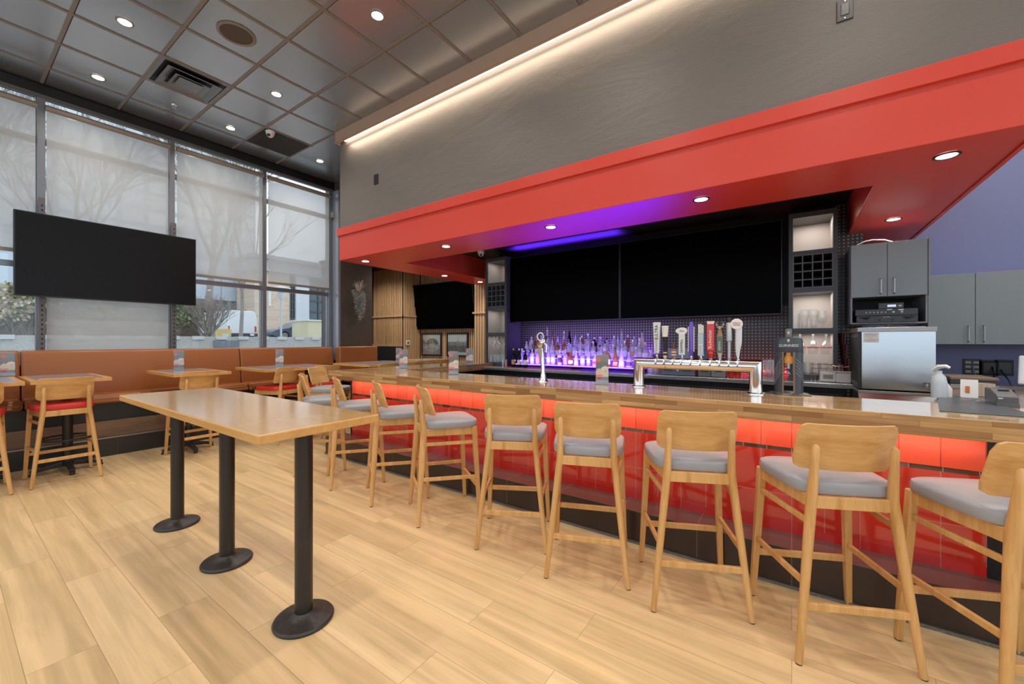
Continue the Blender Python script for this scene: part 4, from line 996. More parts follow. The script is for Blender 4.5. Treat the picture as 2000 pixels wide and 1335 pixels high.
pv = thing('paper_sheets', 'white papers and a black cable lying on the ice machine', 'paper', (4.47, (iy0+iy1)/2, 1.409))
obj('sheet', box(nb(), (-.03, -.18, 0), (.12, .10, .004)), M_white, pv); obj('cable', sweep(nb(), [(-.02, .06, .008), (-.03, .0, .012), (0, -.04, .008), (.03, .03, .014)], .007, 8), M_black, pv, smooth=True)

CX = 4.90
def cabinet(x, y0, y1, z0, z1, seams, dep, label, hpx, hz, edge=.012):
    t = thing('wall_cabinet', label, 'cabinet', (x, 0, 0))
    obj('body', box(nb(), (.018, y0, z0), (dep, y1, z1)), M_cab2, t)
    ys = [y1]+seams+[y0]
    for i in range(len(ys)-1):
        a, c = ys[i]-.002, ys[i+1]+.002
        d = obj('door', box(nb(), (0, c, z0+.002), (.018, a, z1-.002)), M_cab, t, bev=.0015)
        for hp in hpx[i]:
            h_ = nb(); sweep(h_, [(.0, hp, hz[0]), (-.03, hp, hz[0]+.006), (-.03, hp, hz[1]-.006), (0, hp, hz[1])], None, rect=(.011, .008)); obj('handle', h_, M_dsteel, d, bev=.001)
    return t
y0 = onX(1813, 500, CX).y; y1 = onX(1662, 500, CX).y; ys = onX(1733, 500, CX).y
cb = cabinet(CX, y0, y1, 1.70, 2.19, [ys], .56, 'slate grey two-door wall cabinet with smudged handles above the ice machine', [[onX(1720, 560, CX).y], [onX(1746, 560, CX).y]], (onX(1720, 574, CX).z, onX(1720, 544, CX).z))
obj('end_panel', box(nb(), (-.004, y0-.012, 1.70), (.56, y0-.001, 2.195)), M_cab2, cb)
b = nb(); box(b, (.02, y1-.012, 1.455), (.56, y1, 1.70)); box(b, (.02, y0, 1.455), (.56, y0+.012, 1.70)); box(b, (.02, y0+.012, 1.455), (.56, y1-.012, 1.467)); obj('open_shelf', b, M_cab2, cb)
obj('shelf_back', box(nb(), (.54, y0+.012, 1.467), (.56, y1-.012, 1.70)), M_dark, cb)
o = obj('coiled_cable', sweep(nb(), [(4.93, -.50, 2.194), (4.95, -.56, 2.225), (4.97, -.62, 2.235), (4.98, -.70, 2.225), (5.0, -.76, 2.20)], .005, 8), M_white, smooth=True); tag(o, 'loop of white cable lying on top of the slate wall cabinet', 'cable')
XC = 6.10; lz = (onX(1891, 667, XC).z, onX(1891, 636, XC).z)
cabinet(XC, -2.6, onX(1812, 600, XC).y, 1.262, 1.998, [onX(1905, 600, XC).y, -2.22], .39, 'long low slate wall cabinet on the blue wall above the outlets', [[onX(1891, 650, XC).y], [onX(1921, 650, XC).y], [-2.3]], lz)
AX = 4.885
def amp(name, label, px0, px1, py0, py1, dep=.40, zb=None):
    a = onX(px0, py0, AX); c = onX(px1, py1, AX); zt = onX((px0+px1)/2, py0, AX).z; z0 = onX((px0+px1)/2, py1, AX).z if zb is None else zb
    t = thing(name, label, 'amplifier', (AX, (a.y+c.y)/2, z0)); wd = a.y-c.y; hh = zt-z0
    obj('chassis', box(nb(), (0, -wd/2, 0), (dep, wd/2, hh)), mat('amp grey', (.060, .062, .067), .4), t, bev=.002); return t, wd, hh
A1 = amp('power_amplifier', 'grey power amplifier with two curved mesh grilles, lowest in the open shelf', 1673, 1793, 616, 631, zb=1.4675)
t, wd, hh = A1
for s in (-1, 1):
    b = nb(); prism(b, [(s*.13*wd/.4, hh*.35-hh/2), (s*.19*wd/.4, hh*.80-hh/2), (s*.10*wd/.4, hh*.85-hh/2)], 0, .002, Matrix.Translation((-.0002, 0, hh/2)) @ FACE); obj('grille', b, mat('amp mesh', (.018, .018, .018), .6, bump=(500, .6)), t)
    obj('knob', sweep(nb(), [(0, s*.045, hh*.35), (-.012, s*.045, hh*.35)], .008, 14), M_black, t, smooth=True)
letter('CROWN', .012, M_white, t, (-.001, 0, hh*.78))
z1 = 1.4675+hh+.003
A2 = amp('mixer_amplifier', 'flat rack mixer with a row of small knobs, middle of the stacked audio units', 1671, 1793, 603, 614, zb=z1); t, wd, hh = A2
b = nb()
for k in range(6): sweep(b, [(0, wd*.32-k*wd*.063, hh*.5), (-.008, wd*.32-k*wd*.063, hh*.5)], .0055, 12)
for k in range(2): sweep(b, [(0, -wd*.12-k*wd*.13, hh*.5), (-.010, -wd*.12-k*wd*.13, hh*.5)], .009, 12)
obj('knobs', b, M_dsteel, t)
b = nb(); box(b, (-.001, -wd*.10, hh*.82), (0, -wd*.02, hh*.98)); box(b, (-.001, -wd*.28, hh*.75), (0, -wd*.20, hh*.92)); obj('labels', b, M_white, t)
t, wd, hh = amp('media_player', 'small media player with a lit display, topmost of the stacked audio units', 1716, 1765, 591, 602, .2, zb=z1+hh+.002)
obj('display', box(nb(), (-.001, -wd*.20, hh*.3), (0, wd*.14, hh*.68)), mat('lcd', (.5, .55, .7), .4, emit=(.55, .65, .9), es=.7), t)
obj('buttons', box(nb(), (-.001, -wd*.42, hh*.35), (0, -wd*.3, hh*.6)), M_dsteel, t)

def plate(px, py, label, cover):
    p = onX(px, py, 6.5); t = thing('wall_outlet', label, 'outlet', (6.498, p.y, p.z))
    obj('plate', box(nb(), (-.006, -.07, -.085), (0, .07, .085)), M_black, t, bev=.003)
    if cover: obj('cover', box(nb(), (-.035, -.055, -.07), (-.006, .055, .07)), M_bezel if cover == 1 else mat('smoked cover', (.05, .055, .06), .2), t, bev=.012)
    else:
        for z in (-.05, 0, .05):
            for y in (-.05, .008): obj('jack', box(nb(), (-.009, y, z-.014), (-.006, y+.042, z+.014)), mat('jack grey', (.35, .37, .40), .4), t)
    return p
plate(1898, 716, 'black jack plate with six sockets, left of three on the blue wall', 0); plate(1930, 718, 'black outlet with a bulky cover, middle of three on the blue wall', 1); plate(1960, 718, 'black outlet with a smoked cover, right of three on the blue wall', 2)
def cab_(label, pts, m, r=.005):
    o = obj('power_cable', sweep(nb(), pts, r, 8), m, smooth=True); tag(o, label, 'cable')
P = lambda px, py, x: onX(px, py, x)
cab_('pale thin cable from the jack plate to the printer', [P(1900, 716, 6.47), P(1907, 735, 6.3), P(1914, 752, 6.1), P(1930, 768, 4.2)], mat('pale cable', (.35, .37, .5), .4), .004)
cab_('black cable hanging from the middle outlet', [P(1938, 716, 6.46), P(1941, 730, 6.4), P(1942, 742, 6.2), P(1950, 764, 4.2)], M_black, .006)
cab_('black cable hanging from the right outlet', [P(1955, 722, 6.46), P(1961, 731, 6.4), P(1970, 742, 6.2), P(1981, 766, 4.2)], M_black, .006)

def pts_box(px0, px1, pyb, pyt, z=BZ):
    a = onZ(px0, pyb, z); c = onX(px1, pyb, a.x); zt = onX(px0, pyt, a.x).z; return a, c, zt
a, c, zt = pts_box(1947, 1991, 793, 762); wd = a.y-c.y; hh = zt-BZ
t = thing('till_printer', 'dark grey thermal receipt printer with a sloped lid near the right edge', 'printer', (a.x, (a.y+c.y)/2, BZ-.002))
b = nb(); V = [(0, 0), (0, hh*.62), (.02, hh*.78), (.10, hh*1.05), (.17, hh*1.05), (.17, 0)]; q = [[b.verts.new((x, y, z)) for x, z in V] for y in (-wd/2, wd/2)]
b.faces.new(q[0]); b.faces.new(q[1][::-1])
for k in range(6): b.faces.new((q[0][k], q[1][k], q[1][(k+1)%6], q[0][(k+1)%6]))
obj('case', b, mat('printer grey', (.085, .085, .09), .4), t, bev=.004)
obj('skirt', box(nb(), (-.003, -wd/2-.002, 0), (.12, wd/2+.002, hh*.24)), mat('printer skirt', (.10, .105, .11), .4), t, bev=.002)
obj('badge', box(nb(), (-.004, wd*.24, hh*.50), (-.0005, wd*.45, hh*.56)), M_white, t); obj('paper_slot', box(nb(), (.065, -wd*.3, hh*.95), (.075, wd*.2, hh*1.03)), M_black, t)
pm = onX(1973, 740, 4.3)
t = thing('pos_monitor', 'white framed touch till monitor leaning back at the right edge', 'monitor', (4.3, pm.y-.20, BZ-.002), -.35)
o = obj('frame', box(nb(), (0, -.16, .0), (.025, .16, .22)), M_white, t, bev=.008); o.location = (0, 0, .05); o.rotation_euler = (0, .45, 0)
s_ = obj('screen', box(nb(), (-.002, -.142, .018), (0, .142, .202)), mat('lit till screen', (.3, .32, .35), .3, emit=(.5, .55, .6), es=.5), t); s_.location = (0, 0, .05); s_.rotation_euler = (0, .45, 0)
obj('stand', box(nb(), (.07, -.06, 0), (.16, .06, .10)), M_white, t, bev=.01)
a = onZ(1893, 777, BZ)
t = thing('desk_calendar', 'white tented desk calendar card with an orange picture on the counter', 'calendar', (a.x, a.y, BZ-.002), -.25)
b = nb(); b1 = .036; hh = .115; V = [(-.035, 0), (.0, hh), (.035, 0)]
q = [[b.verts.new((x, y, z)) for x, z in V] for y in (-b1, b1)]; b.faces.new((q[0][0], q[1][0], q[1][1], q[0][1])); b.faces.new((q[0][1], q[1][1], q[1][2], q[0][2])); o = obj('card', b, mat('card white', (.70, .68, .67), .6), t); sm = o.modifiers.new('s', 'SOLIDIFY'); sm.thickness = .002
b = nb(); box(b, (-.0035, -.002, -.02), (-.0015, .016, .02)); o = obj('printed_picture', b, mat('orange print', (.45, .13, .03), .5), t); o.location = (-.019, 0, .055); o.rotation_euler = (0, .3, 0)
a = onZ(1834, 776, BZ)
t = thing('spray_bottle', 'white spray bottle beside the ice machine', 'spray bottle', (a.x, a.y, BZ))
obj('bottle', lathe(nb(), [(.036, 0), (.037, .09), (.030, .13), (.014, .15), (.014, .165)], 20), mat('milky plastic', (.55, .60, .64), .3), t, smooth=True)
b = nb(); sweep(b, [(.02, .02, .165), (.0, 0, .19), (-.02, -.025, .195), (-.028, -.04, .185)], [(.012, .012), (.018, .014), (.014, .011), (.008, .008)], 10); obj('trigger_head', b, M_white, t, smooth=True)
a = onZ(1846, 776, BZ); o = obj('squeeze_bottle', lathe(nb(), [(.030, 0), (.031, .055), (.020, .075), (.010, .09)], 20), mat('peach white', (.66, .58, .55), .4), smooth=True); o.location = (a.x, a.y, BZ); tag(o, 'short rounded off-white bottle beside the spray bottle', 'bottle')
for i, (z, c_) in enumerate(((0, (.30, .27, .24)), (.036, (.03, .03, .035)), (.065, (.20, .13, .09)))):
    o = obj('stacked_tray', box(nb(), (4.28, -1.20, BZ+z-.002), (4.62, -.96, BZ+z+(.035, .028, .022)[i]-.002)), mat('tray %s' % ('taupe', 'black', 'brown')[i], c_, .4), bev=.005); tag(o, ('taupe bottom', 'black middle', 'brown top')[i]+' tray of the stack at the back of the counter behind the calendar', 'tray')
a = onZ(1921, 776, BZ); t = thing('coffee_filters', 'stack of pale fluted paper filters between the calendar and the printer', 'paper filters', (a.x+.1, a.y-.02, BZ))
b = nb(); seg = 32; R0 = [[b.verts.new(((r+(.004 if k % 2 else 0))*math.cos(2*PI*k/seg), (r+(.004 if k % 2 else 0))*math.sin(2*PI*k/seg), z)) for k in range(seg)] for r, z in ((.04, 0), (.052, .08))]
for k in range(seg): b.faces.new((R0[0][k], R0[0][(k+1)%seg], R0[1][(k+1)%seg], R0[1][k]))
b.faces.new(R0[0][::-1]); obj('filters', b, mat('filter paper', (.55, .45, .36), .7), t)
for i, (px, py_) in enumerate(((1899, 783), (1930, 787))):
    a = onZ(px, py_, BZ+.007); b = nb(); rr = random.Random(i+2)
    vs = [[b.verts.new((.045*(u-1.5)+rr.uniform(-.01, .01), .028*(v_-1.5)+rr.uniform(-.01, .01), .004+.022*rr.random())) for u in range(4)] for v_ in range(4)]
    for u in range(3):
        for v_ in range(3): b.faces.new((vs[v_][u], vs[v_][u+1], vs[v_+1][u+1], vs[v_+1][u]))
    o = obj('plastic_wrap', b, M_acryl); o.location = (a.x, a.y, BZ+.004); tag(o, ('left', 'right')[i]+' crumpled clear plastic wrapper on the dark bar mat', 'wrapper')
# ================================================================== MENU STANDS
def menu_fn(u, v):
    n = hsh(int(u*24), int(v*60), 3)
    def el(cx, cy, a, c): return ((u-cx)/a)**2+((v-cy)/c)**2
    if v < .14: return (.30, .33, .36)
    if .955 < v: return (.22+.2*n, .16+.12*n, .12+.1*n) if n > .45 else (.16, .13, .11)
    st = math.atan2(v-.835, (u-.22)*.45)
    if math.hypot((u-.22)*.45, v-.835) < .078+.022*math.cos(5*st): return (.72, .09, .06)
    if el(.26, .35, .29, .185) < 1:
        return (.55, .05, .06) if v < .235 else (.72, .30, .32) if v < .32 else (.74, .58, .48)
    if el(.82, .40, .36, .15) < 1 or (u > .5 and .25 < v < .42 and u < .98): 
        if abs(math.hypot((u-.78)*.45, v-.44)-.026) < .008: return (.45, .32, .18)
        return (.74, .64, .54)
    if u > .40 and .42 < v < .62 and el(.75, .52, .34, .09) < 1: return (.76, .72, .67)
    if v < .25: return (.24, .26, .29)
    g = .10+.13*n; return (g*1.05, g, g*.95)
_menu = None
def menu(x, y, rz, label, z=BZ):
    global _menu
    if _menu is None:
        t = thing('menu_stand', None, None)
        obj('acrylic_base', box(nb(), (-.035, -.052, 0), (.035, .052, .006)), M_acryl, t, bev=.001)
        picture('menu_card', .098, .232, 24, 60, menu_fn, vcol_mat('menu print', .25, .4), t, Matrix.Translation((-.004, 0, .006)) @ FACE)
        picture('menu_back', .098, .232, 24, 60, menu_fn, MATS['menu print'], t, Matrix.Translation((.004, 0, .006)) @ Matrix.Rotation(PI, 4, 'Z') @ FACE)
        obj('acrylic_sleeve', box(nb(), (-.006, -.051, .006), (.006, .051, .243)), M_acryl, t)
        _menu = t; r = t; r.location = (x, y, z); r.rotation_euler = (0, 0, rz)
    else: r = dup(_menu, (x, y, z), rz)
    return tag(r, label, 'menu', 'drinks menu stands')
def mpos(px, py, z=BZ): p = onZ(px, py, z); return p.x, p.y
x, y = mpos(1176, 751); menu(x, y, .35, 'drinks menu stand on the bar between the chrome faucet and the tap tower')
x, y = mpos(886, 731); menu(x, y, .75, 'drinks menu stand near the middle of the bar, in front of the skyline photograph')
x, y = mpos(788, 719); menu(x, y, .8, 'drinks menu stand at the far corner of the bar below the thermostat')
x, y = mpos(917, 712.5); menu(x, y, .6, 'drinks menu stand on the side return of the bar beside the slatted pillar')

# ================================================================== STOOLS
def stool(kind):
    vin = M_grey if kind == 'grey' else M_redv
    t = thing('bar_stool', None, None)
    def leg_pt(front, s, z):
        if front: f = z/.667; return Vector((.222-.035*f, s*(.217-.030*f), z))
        if z <= .66: f = z/.66; return Vector((-.225+.050*f, s*(.217-.072*f), z))
        f = (z-.66)/.21; return Vector((-.175-.022*f, s*(.145-.005*f), z))
    for s in (1, -1):
        b = nb(); sweep(b, [leg_pt(1, s, z) for z in (.004, .3, .667)], None, rect=[(.026, .026), (.031, .031), (.036, .036)], xdir=(0, 1, 0)); obj('leg', b, M_wood, t, bev=.004)
        b = nb(); zz = (.004, .20, .50, .66, .72, .80, .868, .878)
        sweep(b, [leg_pt(0, s, z) for z in zz], [(.0135, .0135), (.0155, .018), (.018, .024), (.019, .026), (.017, .021), (.0155, .016), (.014, .014), (.007, .007)], 14, xdir=(0, 1, 0)); obj('leg', b, M_wood, t, smooth=True)
    for s in (1, -1):
        for fr in (1, 0):
            p = leg_pt(fr, s, .0); o = obj('foot_glide', lathe(nb(), [(.012, 0), (.012, .005)], 12, (p.x, p.y, 0)), M_black, t)
    def rail(a, c, w, h_, name='stretcher', m=M_wood): 
        b = nb(); sweep(b, [a, c], None, rect=(w, h_)); return obj(name, b, m, t, bev=.003)
    for s in (1, -1):
        rail(leg_pt(0, s, .315), leg_pt(1, s, .300), .016, .026); rail(leg_pt(0, s, .556), leg_pt(1, s, .554), .016, .024)
        rail(leg_pt(0, s, .640), leg_pt(1, s, .638), .020, .054, 'apron')
    rail(leg_pt(1, 1, .232), leg_pt(1, -1, .232), .020, .030); rail(leg_pt(0, 1, .228), leg_pt(0, -1, .228), .018, .030)
    rail(leg_pt(1, 1, .638), leg_pt(1, -1, .638), .022, .054, 'apron'); rail(leg_pt(0, 1, .640), leg_pt(0, -1, .640), .022, .050, 'apron')
    # cushion
    def outline(sc, n=40):
        P_ = []
        for k in range(n):
            a = 2*PI*k/n; c, s_ = math.cos(a), math.sin(a); u = abs(c)**.42*(1 if c > 0 else -1); v = abs(s_)**.42*(1 if s_ > 0 else -1)
            hw = .188+.032*(u+1)/2; x = .026+u*.200; P_.append((x*1+(sc-1)*u*.208, v*hw*sc))
        return P_
    b = nb(); R0 = []
    for sc, z in ((.96, .666), (.99, .669), (1.0, .676), (1.0, .702), (.985, .712), (.94, .718), (.75, .725), (.4, .729)):
        R0.append([b.verts.new((x, y, z)) for x, y in outline(sc)])
    for p, q in zip(R0, R0[1:]):
        for k in range(40): b.faces.new((p[k], p[(k+1)%40], q[(k+1)%40], q[k]))
    b.faces.new(R0[0][::-1]); b.faces.new(R0[-1]); obj('seat', b, vin, t, smooth=True)
    # curved back board, wraps the sitter and leans back
    b = nb(); nu, nv = 14, 5; G = []
    for side in (0, 1):
        for j in range(nv+1):
            v = j/nv; row = []
            for i in range(nu+1):
                u = i/nu*2-1; hw = .186-.003*v; z = .758+.202*v; x = -.143-.062*v+.042*u*u+(.013 if side else 0)
                cr = .010 if (abs(u) == 1 and (j == 0 or j == nv)) else 0
                row.append(b.verts.new((x, u*(hw-cr), z+(cr if j == 0 else -cr))))
            G.append(row)
    for side in (0, 1):
        for j in range(nv):
            for i in range(nu):
                a = G[side*(nv+1)+j]; c = G[side*(nv+1)+j+1]; f = (a[i], a[i+1], c[i+1], c[i]); b.faces.new(f if side else f[::-1])
    L0, L1 = G[:nv+1], G[nv+1:]
    for i in range(nu):
        b.faces.new((L0[0][i], L0[0][i+1], L1[0][i+1], L1[0][i])); b.faces.new((L0[nv][i], L0[nv][i+1], L1[nv][i+1], L1[nv][i]))
    for j in range(nv):
        b.faces.new((L0[j][0], L0[j+1][0], L1[j+1][0], L1[j][0])); b.faces.new((L0[j][nu], L0[j+1][nu], L1[j+1][nu], L1[j][nu]))
    obj('backrest', b, M_board, t, smooth=True, bev=.003)
    t['category'] = 'stool'; return t
sg = stool('grey'); sr = stool('red'); used = set()
def put(src, x, y, deg, label, group):
    if src.name not in used:
        used.add(src.name); src.location = (x, y, 0); src.rotation_euler = (0, 0, math.radians(deg)); r = src
    else: r = dup(src, (x, y, 0), math.radians(deg))
    return tag(r, label, 'stool', group)
GB = 'grey-seated stools along the bar'
k_ = 1.3/1.46
for x, y, d, lb in ((2.285, -.670, 24.5, 'grey-seated wooden stool nearest the camera, cut by the right edge'),
                    (2.565*k_, -.141*k_, 24.9, 'grey-seated wooden stool second from the right edge, in front of the black tile gap'),
                    (2.549*k_, .494*k_, 24.2, 'grey-seated wooden stool in front of the right leg of the tap tower'),
                    (2.478*k_, 1.107*k_, 21.0, 'grey-seated wooden stool below the menu on the bar'),
                    (2.507*k_, 1.715*k_, 27.8, 'grey-seated wooden stool in front of the chrome faucet'),
                    (2.510*k_, 2.463*k_, -33.6, 'grey-seated wooden stool seen side-on, nearest of those turned toward the right'),
                    (2.262, 2.772, -31.9, 'grey-seated wooden stool whose back rises behind the right corner of the long table'),
                    (2.268, 3.375, -27.6, 'grey-seated wooden stool next beyond the corner of the long table'),
                    (2.275, 3.985, -30.0, 'grey-seated wooden stool at the far end of the bar front'),
                    (2.86, 4.84, -62.0, 'grey-seated wooden stool tucked to the far end of the bar, facing along it')):
    put(sg, x, y, d, lb, GB)
GR = 'red-seated stools at the booth tables'
for x, y, d, lb in ((.155, 5.64, 90, 'red-seated wooden stool cut by the left edge'), (.700, 5.675, 90, 'red-seated wooden stool under the leftmost whole booth table'), (1.72, 5.63, 90, 'red-seated wooden stool behind the long table, under the second whole booth table'),
                    (2.60, 5.52, 104, 'red-seated wooden stool at the left of the double booth table, turned a little'), (3.13, 5.45, 84, 'red-seated wooden stool at the right of the double booth table')):
    put(sr, x, y, d, lb, GR)
for x, y, d, lb in ((3.95, 5.18, 90, 'red-seated wooden stool at the left of the high table behind the bar end'), (4.45, 5.16, 88, 'red-seated wooden stool at the right of the high table behind the bar end'),
                    (4.98, 5.40, 60, 'red-seated wooden stool before the slatted step wall'), (5.36, 5.42, 75, 'red-seated wooden stool below the framed arena photograph')):
    put(sr, x, y, d, lb, 'red-seated stools in the slatted recess')

# ================================================================== TABLES
t = thing('communal_table', 'long honey-coloured high table on three black floor-mounted posts', 'table', (.9725, 2.66, 0))
o = obj('tabletop', box(nb(), (-.2725, -1.0, .902), (.2725, 1.0, .94)), M_table, t, bev=.006, seg=3)
o.data.materials.append(M_edge)
for p in o.data.polygons:
    if abs(p.normal.z) < .5: p.material_index = 1
for y in (1.868, 2.729, 3.575):
    p = obj('post', lathe(nb(), [(.0385, .03), (.0385, .902)], 32, (.012, y-2.66, 0)), M_blk, t, smooth=True)
    obj('floor_flange', lathe(nb(), [(.128, 0), (.130, .010), (.124, .018), (.08, .026), (.046, .038), (.040, .046)], 40, (.012, y-2.66, 0)), M_base, p, smooth=True)
    obj('top_plate', box(nb(), (-.09, y-2.66-.09, .894), (.11, y-2.66+.09, .902)), M_blk, p)
M_lam = mat('grey linen laminate', (.25, .29, .34), .14, spec=.6, bump=(300, .02))
def booth_table(x0, x1, y0, y1, label, posts, group, ring=True):
    t = thing('high_table', label, 'table', ((x0+x1)/2, (y0+y1)/2, 0), 0, group); wx, wy = (x1-x0)/2, (y1-y0)/2
    obj('tabletop', box(nb(), (-wx+.045, -wy+.045, .912), (wx-.045, wy-.045, .9405)), M_lam, t)
    b = nb(); e = .045
    box(b, (-wx, -wy, .908), (wx, -wy+e, .94)); box(b, (-wx, wy-e, .908), (wx, wy, .94)); box(b, (-wx, -wy+e, .908), (-wx+e, wy-e, .94)); box(b, (wx-e, -wy+e, .908), (wx, wy-e, .94))
    obj('wood_edging', b, M_edge, t)
    for px in posts:
        p = obj('pedestal', lathe(nb(), [(.038, .06), (.038, .908)], 24, (px, 0, 0)), M_blk, t, smooth=True)
        for dx, dy in ((1, 0), (-1, 0), (0, 1), (0, -1)):
            b = nb(); sweep(b, [(px+dx*.03, dy*.03, .075), (px+dx*.16, dy*.16, .055), (px+dx*.245, dy*.245, .035)], None, rect=[(.05, .05), (.045, .035), (.045, .03)]); obj('base_arm', b, M_blk, p, bev=.006)
            obj('glide', lathe(nb(), [(.018, 0), (.020, .012), (.012, .024)], 12, (px+dx*.235, dy*.235, 0)), M_black, p)
        if ring:
            b = nb(); sweep(b, [(px+.19*math.cos(a), .19*math.sin(a), .33) for a in [2*PI*k/32 for k in range(33)]], .010, 8, caps=False); sweep(b, [(px-.19, 0, .33), (px+.19, 0, .33)], .008, 8); obj('foot_ring', b, M_blk, p, smooth=True)
    return t
GT = 'wood-edged high tables along the booth'
booth_table(-.10, .455, 5.52, 6.42, 'grey-topped high table cut by the left edge', [-.02], GT)
booth_table(.485, 1.005, 5.52, 6.42, 'grey-topped high table, leftmost one wholly in view', [.02], GT)
booth_table(1.46, 2.00, 5.42, 6.38, 'grey-topped high table with a menu, behind the long table', [.0], GT)
booth_table(2.33, 3.30, 5.34, 6.20, 'double-width pale-topped high table in front of the booth', [-.12, .28], GT)
booth_table(3.66, 4.68, 5.10, 6.05, 'grey-topped high table in the recess behind the bar end', [-.2, .2], 'high tables in the recess')
booth_table(5.02, 5.72, 5.30, 6.10, 'grey-topped high table in front of the framed photographs', [0], 'high tables in the recess')
x, y = mpos(9, 735, .94); menu(x+.02, y, 1.2, 'drinks menu stand on the table at the left edge', .9405)
x, y = mpos(350, 718.5, .94); menu(1.70, 6.12, 1.05, 'drinks menu stand on the booth table behind the long table', .9405)
x, y = mpos(546, 716, .94); menu(x, y, .9, 'drinks menu stand on the double booth table', .9405)
x, y = mpos(779, 706.5, .94); menu(x, y, .8, 'drinks menu stand on the recess table behind the far corner of the bar', .9405)

# ================================================================== BOOTH
t = thing('banquette_platform', 'dark panelled booth base with a wood-grain board and tiled plinth', 'booth base', (0, 0, 0))
obj('plinth', box(nb(), (-3.9, 6.33, 0), (4.13, 6.78, .205)), M_dtile, t, bev=.003)
obj('plinth_trim', box(nb(), (-3.9, 6.322, .200), (4.13, 6.345, .214)), M_dsteel, t)
obj('wood_board', box(nb(), (-3.9, 6.35, .214), (4.13, 6.78, .395)), M_toe, t)
obj('seat_box', box(nb(), (-3.9, 6.375, .395), (4.13, 6.78, .59)), M_booth, t)
def cushion(x0, x1, y0, y1, z0, z1, r=.03):
    b = nb(); box(b, (x0, y0, z0), (x1, y1, z1)); bmesh.ops.subdivide_edges(b, edges=b.edges[:], cuts=3, use_grid_fill=True)
    cx, cy_, cz = (x0+x1)/2, (y0+y1)/2, (z0+z1)/2
    return b
def booth_seg(x0, x1, label, back=6.76):
    t = thing('booth_section', label, 'booth', (x0, 0, 0), 0, 'tan leather booth sections'); wd = x1-x0; g_ = .004
    o = obj('seat_cushion', cushion(g_, wd-g_, 6.335, 6.62, .592, .695), M_leather, t, bev=.028, seg=4, smooth=True)
    b = nb(); P_ = [(6.60, .62), (6.59, .75), (6.61, .95), (6.645, 1.15), (6.66, 1.185), (6.69, 1.197), (back, 1.195), (back, .62)]
    q = [[b.verts.new((x, y, z)) for y, z in P_] for x in (g_, wd*.5, wd-g_)]
    for A, B in zip(q, q[1:]):
        for k in range(len(P_)): b.faces.new((A[k], B[k], B[(k+1) % len(P_)], A[(k+1) % len(P_)]))
    b.faces.new(q[0][::-1]); b.faces.new(q[-1]); obj('back_cushion', b, M_leather, t, bev=.016, seg=3, smooth=True)
    return t
for x0, x1, lb in ((-1.5, .515, 'tan leather booth section at the left edge'), (.515, 2.56, 'long tan leather booth section under the big television'), (2.56, 4.02, 'tan leather booth section behind the double table'), ):
    booth_seg(x0, x1, lb)
t = thing('booth_section', 'tan leather booth end section against the dark column', 'booth', (4.02, -.19, 0), 0, 'tan leather booth sections')
obj('back_cushion', box(nb(), (.01, 6.64, .62), (.79, 6.785, 1.197)), M_leather, t, bev=.02, seg=3, smooth=True)
obj('seat_cushion', box(nb(), (.01, 6.40, .592), (.79, 6.64, .695)), M_leather, t, bev=.025, seg=3, smooth=True)
o = obj('booth_end_base', box(nb(), (4.135, 6.25, 0), (4.79, 6.59, .59)), M_booth); tag(o, 'dark base under the booth end section at the column', 'booth base')

# ================================================================== OUTSIDE THE WINDOWS
M_conc = mat('weathered concrete', (.50, .50, .48), .85, var=(3, .3), bump=(25, .3))
M_asph = mat('asphalt', (.34, .34, .33), .9, var=(3, .2))
struct('ground_outside', box(nb(), (-40, 12.3, .9), (60, 80, 1.33)), M_asph)
struct('ground_path', box(nb(), (-30, 6.96, -.2), (40, 12.05, -.02)), M_asph)
W_ = thing('retaining_wall', 'stained concrete retaining wall outside the windows', 'wall', (0, 12.05, 0))
obj('wall_body', box(nb(), (-25, 0, -.2), (30, .25, 1.405)), M_conc, W_)
M_brk = mat('pale bracket', (.62, .64, .66), .6)
for k in range(-13, 24):
    x = 3.23+.497*k
    obj('coping_bracket', box(nb(), (x-.12, -.04, 1.33), (x+.12, .0, 1.415)), M_brk, W_)
o = obj('wall_vent', box(nb(), (4.05, 12.02, 1.13), (4.62, 12.05, 1.31)), mat('blue grey vent', (.22, .25, .30), .6, bump=(120, .8))); tag(o, 'blue grey louvred vent plate set in the concrete wall', 'vent')
# van (seen from behind)
vx0, vx1, VY, GZ = 7.20, 8.42, 20.0, 1.33
t = thing('delivery_van', 'white delivery van parked with its rear to the windows', 'van', ((vx0+vx1)/2, VY, GZ)); wv = (vx1-vx0)/2
b = nb(); P_ = [(-wv*.95, .22), (-wv, .5), (-wv*.97, .95), (-wv*.86, 1.24), (-wv*.7, 1.31), (wv*.7, 1.31), (wv*.86, 1.24), (wv*.97, .95), (wv, .5), (wv*.95, .22)]
q = [[b.verts.new((x, y, z)) for x, z in P_] for y in (0, 3.2)]
b.faces.new(q[0]); b.faces.new(q[1][::-1])
for k in range(10): b.faces.new((q[0][k], q[1][k], q[1][(k+1)%10], q[0][(k+1)%10]))
obj('body', b, mat('van white', (.72, .74, .76), .35), t, bev=.03)
obj('bumper', box(nb(), (-wv*.9, -.08, .16), (wv*.98, .05, .30)), mat('bumper grey', (.06, .06, .065), .6), t, bev=.02)
for s in (-1, 1): obj('tail_lamp', box(nb(), (s*wv*.86-.035, -.015, .36), (s*wv*.86+.035, .01, .62)), mat('tail red', (.5, .05, .03), .3), t, bev=.005)
obj('licence_plate', box(nb(), (wv*.45, -.095, .19), (wv*.72, -.08, .28)), M_white, t)
obj('door_seam', box(nb(), (-.006, -.004, .3), (.006, .002, 1.27)), M_dsteel, t); obj('roof_vent', box(nb(), (-.05, .2, 1.30), (.25, .5, 1.35)), M_black, t)
